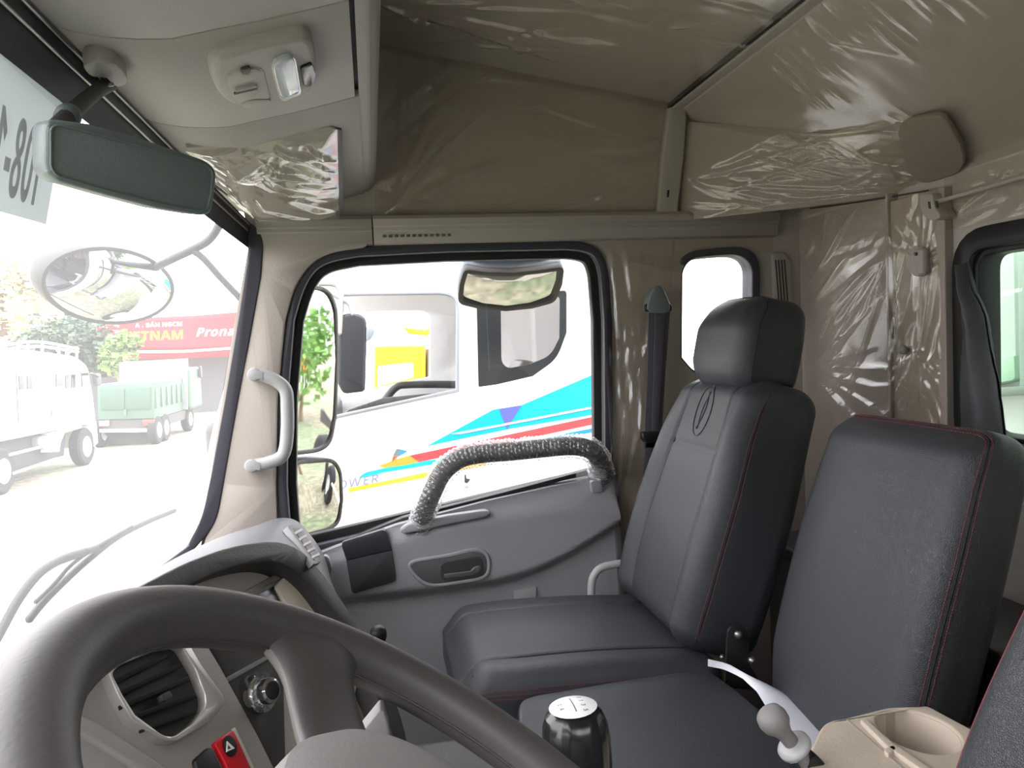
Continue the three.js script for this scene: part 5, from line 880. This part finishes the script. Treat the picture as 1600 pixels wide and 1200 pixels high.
// ---------------------------------------------------------------- the same kind of truck parked alongside
{
  const NZ = -3.2, pl = planeZ(NZ), t = thing('white_truck', 'white truck cab with blue and red side stripes parked close outside the door window', 'truck', V(0.5, GY, NZ - 1.1));
  const win = [[470, 690], [478, 470, 20], [500, 460, 10], [560, 458], [700, 456, 20], [717, 468, 20], [716, 611], [600, 636], [528, 652]];
  const qIn = [[783, 470, 8], [876, 462, 8], [875, 528], [861, 556, 14], [829, 569], [794, 576, 8], [784, 566, 8]];
  const qOut = [[745, 462, 4], [886, 454, 6], [886, 520], [871, 561, 18], [833, 588], [777, 601], [748, 605, 3]];
  const outline = W2([[-0.85, -0.75], [-0.95, 0.2], [-0.85, 0.7], [-0.5, 1.75], [-0.3, 1.98], [1.6, 2.0], [1.7, 1.8], [1.75, -0.75], [0.4, -0.8]], 0.08);
  mesh('cab_side', extrude(pl, outline, { th: 0.06, bevel: 0.01, holes: [planar(pl, win), planar(pl, qOut)] }), M.whitePaint, t);
  const fp = planeZ(NZ - 2.1), fw = planar(pl, win), fq = planar(pl, qIn);
  mesh('cab_side', extrude(fp, outline, { th: 0.06, bevel: 0.01, holes: [fw, fq] }), M.whitePaint, t);
  mesh('roof', box(-0.4, 1.62, 1.96, 2.02, NZ - 2.16, NZ, 0.02), M.whitePaint, t);
  mesh('rear_wall', extrude(plane(V(1.68, 0, 0), V(-1, 0, 0)), W2([[NZ - 2.1, -0.7], [NZ - 2.1, 1.98], [NZ - 0.05, 1.98], [NZ - 0.05, -0.7]]), { th: 0.06 }), M.liner, t);
  mesh('floor_pan', box(-0.9, 1.7, -0.3, -0.2, NZ - 2.1, NZ - 0.05, 0.01), M.charcoal, t);
  mesh('window_seal', ring(pl, dedupe(planar(pl, win)), 0.004, 0.012, { th: 0.05, bevel: 0.004, lift: 0.006 }), std('#8d9098', 0.5), t);
  mesh('quarter_frame', extrude(lifted(pl, -0.012), dedupe(planar(pl, qOut)), { th: 0.006, bevel: 0, holes: [planar(pl, qIn)] }), std('#1d2125', 0.15), t);
  mesh('pane', extrude(lifted(pl, -0.03), planar(pl, win), { th: 0.004, bevel: 0 }), M.glass, t); mesh('pane', extrude(lifted(pl, -0.02), planar(pl, qIn), { th: 0.004, bevel: 0 }), M.glass, t);
  // printed stripes
  const S = (name, px, hex, d) => mesh(name, slab(lifted(pl, 0.003 + d), px, { th: 0.003, bevel: 0 }), std(hex, 0.35), t);
  S('blue_stripe', [[667, 697], [705, 676], [771, 640], [815, 633], [932, 583], [1000, 554], [1000, 634], [932, 647], [797, 670]], '#00a6dc', 0);
  S('purple_mark', [[780, 639], [815, 633], [792, 671]], '#5b62c8', 0.002);
  S('white_line', [[705, 678], [932, 634], [1000, 621], [1000, 624], [932, 637], [720, 678]], '#ffffff', 0.004);
  S('red_stripe', [[640, 712], [800, 678], [932, 650], [1000, 636], [1000, 648], [932, 662], [800, 690], [655, 722]], '#e2454c', 0.001);
  S('orange_stripe', [[592, 728], [618, 718], [640, 712], [655, 722], [630, 727], [600, 731]], '#ff9a3c', 0.001);
  S('cyan_stripe', [[560, 746], [572, 738], [613, 729], [692, 716], [760, 702], [760, 708], [692, 723], [600, 738], [572, 746]], '#16c8dc', 0);
  S('yellow_stripe', [[544, 763], [620, 748], [690, 733], [760, 718], [760, 726], [690, 742], [600, 758], [546, 769]], '#ffb43c', 0);
  S('blue_stripe', [[850, 685], [875, 679], [932, 668], [1000, 655], [1000, 661], [932, 674], [878, 685]], '#1f86c8', 0);
  S('arrow_mark', [[620, 701], [625, 702], [622, 712], [614, 712]], '#6c7a78', 0.002); S('arrow_mark', [[625, 702], [637, 705], [622, 713]], '#3a8ad8', 0.002); S('arrow_mark', [[614, 713], [622, 713], [612, 722]], '#e85a3c', 0.002);
  // lettering
  const font = await new FontLoader().loadAsync('fonts/droid/droid_sans_regular.typeface.json'), parts = []; let adv = 0;
  const o = on(lifted(pl, 0.004), 512, 768), e = on(lifted(pl, 0.004), 594, 752.5), hgt = on(pl, 560, 744).y - on(pl, 560, 757).y, len = e.x - o.x, ang = Math.atan2(e.y - o.y, e.x - o.x);
  for (const ch of 'POWER') { const g = new TextGeometry(ch, { font, size: hgt, depth: 0.003, curveSegments: 4, bevelEnabled: false }); g.scale(1.25, 1, 1); g.computeBoundingBox(); const w = g.boundingBox.max.x; g.translate(adv, 0, 0); adv += w + hgt * 0.2; parts.push(g); }
  const txt = mergeGeometries(parts); txt.scale(len / adv, 1, 1); txt.applyMatrix4(new THREE.Matrix4().makeShear(0, 0, 0.28, 0, 0, 0)); txt.rotateZ(ang); txt.translate(o.x, o.y, o.z);
  mesh('lettering', metric(txt), std('#7d84a8', 0.5), t);
  mesh('door_seam', slab(lifted(pl, 0.002), [[725, 480], [726, 480], [728, 720], [727, 720]], { th: 0.004, bevel: 0 }), std('#d0d0d4', 0.6), t);
  // washer nozzle like small fitting
  mesh('door_lock', slab(lifted(pl, 0.01), [[726, 742], [728, 742], [729, 748], [735, 749], [730, 755], [726, 754]], { th: 0.01, bevel: 0.001 }), M.charcoal, t);
  mesh('door_lock', slab(lifted(pl, 0.006), [[725, 759, 2], [732, 758, 2], [732, 763, 2], [725, 763, 2]], { th: 0.006, bevel: 0.001 }), M.handleGrey, t);
  // inside: seats, bar on the far door, own mirror
  for (const [x, z] of [[0.95, NZ - 0.6], [1.0, NZ - 1.5]]) mesh('seat', cushion(0.18, 1.0, 0.46, 0.07, 12).applyMatrix4(placeM(x, 0.5, z, 0.3)), M.leather, t);
  mesh('inner_sill', slab(planeZ(NZ - 0.1), [[526, 660], [545, 640], [600, 622], [716, 611], [720, 660], [526, 700]], { th: 0.04, bevel: 0.005 }), M.charcoal, t);
  mesh('grab_bar', tube([[585, 648], [600, 628], [618, 606], [640, 601], [720, 601]].map(([x, y]) => on(planeZ(NZ - 1.9), x, y)), 0.03, { radial: 8 }), M.charcoal, t);
  mesh('dash', box(-0.9, -0.25, -0.2, 0.78, NZ - 2.05, NZ - 0.08, 0.06), M.charcoal, t);
  const mz = planeZ(NZ + 0.3);
  mesh('side_mirror', slab(mz, [[528, 498, 8], [538, 489, 8], [562, 490, 6], [572, 498, 6], [573, 530], [570, 612, 6], [536, 616, 8], [528, 600]], { th: 0.1, bevel: 0.02, seg: 3 }), std('#2f2f34', 0.35), t);
  mesh('spot_mirror', slab(mz, [[572, 510, 5], [580, 507, 5], [586, 518], [580, 530, 5], [572, 534, 4]], { th: 0.06, bevel: 0.01 }), M.mirrorBack, t);
  mesh('mirror_arm', tube([[500, 443], [522, 444], [530, 452], [533, 470], [530, 520]].map(([x, y]) => on(mz, x, y)), 0.014, { radial: 8 }), M.handleGrey, t);
  mesh('mirror_arm', tube([[518, 458], [532, 466], [546, 475], [551, 490]].map(([x, y]) => on(mz, x, y)), 0.012, { radial: 8 }), M.handleGrey, t);
  // chassis behind the cab with its wheels, seen in the mirrors
  mesh('chassis_rail', box(1.7, 8.5, -0.55, -0.3, NZ - 0.75, NZ - 0.65, 0.01), M.charcoal, t); mesh('chassis_rail', box(1.7, 8.5, -0.55, -0.3, NZ - 1.5, NZ - 1.4, 0.01), M.charcoal, t);
  for (let k = 0; k < 6; k++) mesh('cross_member', box(2.2 + k * 1.1, 2.32 + k * 1.1, -0.52, -0.34, NZ - 1.42, NZ - 0.73, 0.01), M.steel, t);
  for (const x of [-0.1, 5.2, 6.5]) wheelAt(t, V(x, GY + 0.5, NZ - 0.2), V(0, 0, 1), 0.5);
  mesh('side_guard', box(2.0, 4.5, -0.75, -0.7, NZ - 0.05, NZ, 0.01), M.whitePaint, t);
}
{
  // yellow vehicle beyond, seen through the windows of the white truck
  const Z = -8.2, pl = planeZ(Z), t = thing('yellow_truck', 'yellow truck standing beyond the white cab, seen through its windows', 'truck', on(pl, 640, 600).setY(GY));
  mesh('cab_body', slab(pl, [[586, 541, 4], [664, 540, 4], [664, 690], [586, 690]], { th: 1.8, bevel: 0.04 }), std('#f0c21a', 0.45), t);
  mesh('corner_pillar', slab(lifted(pl, 0.03), [[656, 541], [665, 541], [665, 593], [659, 594]], { th: 0.1, bevel: 0.01 }), std('#e89a12', 0.45), t);
  mesh('side_window', slab(lifted(pl, 0.02), [[590, 572, 5], [646, 566, 5], [646, 590], [590, 604]], { th: 0.04, bevel: 0 }), std('#c8d4c8', 0.1), t);
  mesh('loading_arm', slab(lifted(pl, 0.02), [[632, 512], [665, 515], [690, 502], [697, 505], [702, 528], [694, 526], [689, 512], [668, 524], [640, 521]], { th: 0.25, bevel: 0.02 }), std('#f0c21a', 0.45), t);
  mesh('loading_post', slab(lifted(pl, 0.02), [[792, 505], [803, 505], [806, 545], [800, 566, 6], [791, 578], [786, 690], [778, 690], [786, 570]], { th: 0.3, bevel: 0.02 }), std('#f0c21a', 0.45), t);
  mesh('grey_bin', slab(lifted(pl, -0.2), [[668, 545], [760, 545], [880, 520], [880, 690], [668, 690]], { th: 0.8, bevel: 0.02 }), std('#8a8f96', 0.7), t);
  for (const x of [600, 650, 760]) { const c = on(pl, x, 650); c.y = GY + 0.45; wheelAt(t, c, V(0, 0, 1), 0.45); }
}
{
  // orange truck far behind, in the mirrors
  const t = thing('orange_truck', 'orange truck parked far behind, seen in the large side mirror', 'truck', V(22.5, GY, -5.7)), om = std('#ee8a1e', 0.45);
  mesh('cab', box(21.9, 23.4, GY + 0.7, GY + 2.6, -6.5, -4.9, 0.12, 3), om, t); mesh('windscreen', box(21.86, 21.92, GY + 1.6, GY + 2.35, -6.35, -5.05, 0.02), M.blackGloss, t); mesh('bumper', box(21.78, 21.95, GY + 0.55, GY + 0.95, -6.5, -4.9, 0.03), M.whitePaint, t);
  mesh('tipper_body', box(23.6, 27, GY + 1.0, GY + 2.4, -6.55, -4.85, 0.05), om, t);
  for (const x of [22.6, 25.6]) for (const z of [-5.0, -6.4]) wheelAt(t, V(x, GY + 0.45, z), V(0, 0, 1), 0.45);
}
{
  // unseen, added dark green shed along the other side of the yard, behind the camera; it keeps the low sky off the seats
  const t = thing('added_sky_blocker', 'long dark green added shed across the yard behind the camera, outside the view', 'sky_blocker', V(1, GY, 11)), m = std('#2c3a34', 0.6);
  mesh('wall', box(-15, 17, GY, GY + 5.2, 9.6, 13.6, 0.05), m, t); mesh('roof', box(-15.4, 17.4, GY + 5.2, GY + 5.5, 9.2, 14, 0.05), std('#4a5350', 0.6), t);
  for (let k = 0; k < 4; k++) mesh('door', box(-12 + k * 7, -8.4 + k * 7, GY + 0.02, GY + 3.9, 9.52, 9.62, 0.02), std('#3d4a52', 0.6), t);
}
// ---------------------------------------------------------------- outside mirrors and wiper of this truck
function outsideMirror(name, label, pl, px, bulge, body = 0.06, mat = M.mirrorBack, bez = 0.005, round = false) {
  const poly = dedupe(planar(pl, px)), c = poly.reduce((a, p) => a.add(p), new THREE.Vector2()).multiplyScalar(1 / poly.length), at = V(0, 0, 0).copy(pl.p).addScaledVector(pl.u, c.x).addScaledVector(pl.v, c.y);
  const t = thing(name, label, 'mirror', at), N = poly.length;
  const rm = Math.max(...poly.map((p) => p.distanceTo(c))), dmin = round ? 1 : Math.min(...poly.map((p) => p.distanceTo(c))) / rm;
  mesh('housing', extrude(lifted(pl, -0.004), offsetPoly(poly, 0.006), { th: body, bevel: Math.min(0.02, body * 0.4), seg: 4 }), mat, t);
  mesh('bezel', ring(lifted(pl, 0.004 + bulge * (1 - dmin * dmin)), poly, 0.007, bez, { th: 0.012 + bulge, bevel: 0.002 }), M.charcoal, t);
  mesh('mirror_glass', grid(N, 12, (s, u) => { const i = Math.round(s * N) % N, q = poly[i].clone().lerp(c, 1 - u); const d = q.distanceTo(c) / rm; return pl.p.clone().addScaledVector(pl.u, q.x).addScaledVector(pl.v, q.y).addScaledVector(pl.n, 0.001 + bulge * (1 - (round ? u * u : d * d))); }), M.mirror, t);
  return t;
}
{
  const p1 = plane(on(planeZ(-1.36), 490, 570), V(0.81, -0.03, 0.58));
  const m1 = outsideMirror('side_mirror', 'tall outside mirror at the front edge of the door window reflecting trees and wheels', p1, [[436, 446, 10], [470, 447], [510, 453, 14], [522, 480, 14], [524, 560], [521, 650], [514, 690, 14], [498, 703, 14], [455, 708], [432, 700, 10]], 0.006, 0.07);
  mesh('mirror_arm', tube([V(-0.3, 1.3, -1.12), on(planeZ(-1.4), 420, 470), on(planeZ(-1.4), 440, 460), on(planeZ(-1.42), 500, 470)], 0.012), M.charcoal, m1);
  const p2 = plane(on(planeZ(-1.36), 490, 770), V(0.80, -0.12, 0.58));
  const m2 = outsideMirror('side_mirror', 'smaller wide-angle outside mirror below the tall one reflecting grass', p2, [[445, 730, 8], [465, 722], [516, 718, 12], [528, 735, 12], [530, 780], [526, 815, 12], [511, 825, 10], [470, 836], [448, 836, 8]], 0.012, 0.06);
  mesh('mirror_arm', tube([V(-0.3, 0.72, -1.12), V(-0.3, 0.7, -1.3), on(planeZ(-1.4), 420, 790), on(planeZ(-1.42), 480, 780)], 0.012), M.charcoal, m2);
  const p3 = plane(on(planeZ(-1.3), 800, 448), V(-0.03, -0.72, 0.69));
  const m3 = outsideMirror('kerb_mirror', 'small rectangular kerb mirror hanging over the top of the door window', p3, [[727, 419, 6], [760, 423], [800, 424], [840, 420], [877, 415, 6], [874, 440], [864, 466, 8], [830, 475], [790, 479], [750, 476], [718, 468, 8], [721, 440]], 0.012, 0.05, std('#66727e', 0.4), 0.008);
  mesh('mirror_shell', slab(lifted(p3, -0.03), [[728, 402, 14], [760, 397], [840, 396], [868, 400, 14], [876, 418], [866, 462], [728, 464], [722, 420]], { th: 0.05, bevel: 0.02, seg: 4 }), std('#66727e', 0.4), m3);
  mesh('mirror_stem', tube([on(lifted(p3, -0.05), 797, 420), on(lifted(p3, -0.05), 797, 380), on(planeZ(-1.2), 797, 350)], 0.014), M.charcoal, m3);
  // oval front mirror
  const c0 = on(planeZ(-1.25), 168, 446), p4 = plane(c0, V(0.72, -0.5, 0.48)), oval = [];
  for (let k = 0; k < 40; k++) { const a = k / 40 * Math.PI * 2, x = 101 * Math.cos(a), y = 57 * Math.sin(a); oval.push([168 + x * 0.996 - y * 0.09, 446 + y * 0.996 + x * 0.09 - 8 * Math.cos(a) * 0]); }
  const m4 = outsideMirror('front_mirror', 'oval wide-angle front mirror hanging on a forked arm beyond the windscreen', p4, oval, 0.035, 0.06, std('#c3cad0', 0.5), 0.005, true);
  const ap = planeZ(-1.22); mesh('mirror_arm', tube([on(lifted(p4, -0.03), 240, 420), on(ap, 262, 408), on(ap, 298, 391), on(ap, 325, 376), on(ap, 342, 352), on(ap, 352, 320)], 0.0115, { radial: 10 }), std('#2e3238', 0.5), m4);
  mesh('mirror_arm', tube([on(ap, 300, 391), on(ap, 318, 404), on(ap, 345, 434), on(ap, 385, 476)], 0.0095, { radial: 10 }), std('#2e3238', 0.5), m4);
}
{
  const pl = lifted(screen, -0.03), t = thing('wiper', 'black windscreen wiper with a hinged blade resting low on the windscreen', 'wiper', on(pl, 40, 950));
  const P = (x, y) => on(pl, x, y);
  mesh('wiper_arm', tube([P(-40, 1060), P(2, 985), P(30, 935), P(62, 895), P(95, 874), P(130, 862)], 0.009, { radial: 6 }), std('#131416', 0.6), t);
  const bl = mesh('wiper_blade', tube([P(46, 967), P(70, 938), P(100, 908), P(140, 872), P(185, 838), P(230, 815), P(272, 798)], 0.008, { radial: 6 }), std('#0f1012', 0.6), t);
  mesh('blade_frame', tube([P(56, 940), P(85, 912), P(112, 882), P(150, 855), P(205, 823)], 0.0045, { radial: 6 }), std('#131416', 0.6), bl);
  mesh('blade_pivot', rod(P(94, 876), P(150, 856), 0.008), std('#131416', 0.6), bl);
}
{
  // cargo box right behind this cab, seen through the rear window
  const X = 1.72, pl = plane(V(X, 0, 0), V(-1, 0, 0)), t = thing('cargo_box', 'pale green cargo box front wall seen through the rear window', 'cargo box', V(4, GY, 0));
  mesh('box_body', box(X, 7.5, -0.2, 3.1, -1.15, 1.15, 0.03), std('#e4e8e4', 0.5), t);
  mesh('wall_panel', slab(lifted(pl, 0.02), [[1500, 380, 12], [1583, 368, 12], [1588, 596, 12], [1500, 612, 12]], { th: 0.04, bevel: 0.008 }), std('#dbe6dd', 0.5), t);
  mesh('wall_panel', slab(lifted(pl, 0.03), [[1540, 560], [1584, 556], [1586, 594, 8], [1540, 602]], { th: 0.03, bevel: 0.004 }), std('#bfe0c4', 0.5), t);
  mesh('wall_post', slab(lifted(pl, 0.05), [[1588, 366], [1640, 358], [1640, 600], [1592, 606]], { th: 0.06, bevel: 0.006 }), std('#aebbb0', 0.5), t);
  mesh('wall_rail', slab(lifted(pl, 0.06), [[1480, 612], [1640, 600], [1640, 614], [1480, 626]], { th: 0.06, bevel: 0.006 }), std('#8f9a90', 0.5), t);
  for (const x of [5.2, 6.4]) for (const z of [-0.85, 0.85]) wheelAt(t, V(x, GY + 0.5, z), V(0, 0, Math.sign(z)), 0.5);
  mesh('chassis', box(1.4, 7.4, -0.5, -0.25, -0.45, 0.45, 0.01), M.charcoal, t);
}
scene.traverse((o) => { if (o.isMesh) o.castShadow = o.receiveShadow = true; });
renderer.render(scene, camera);
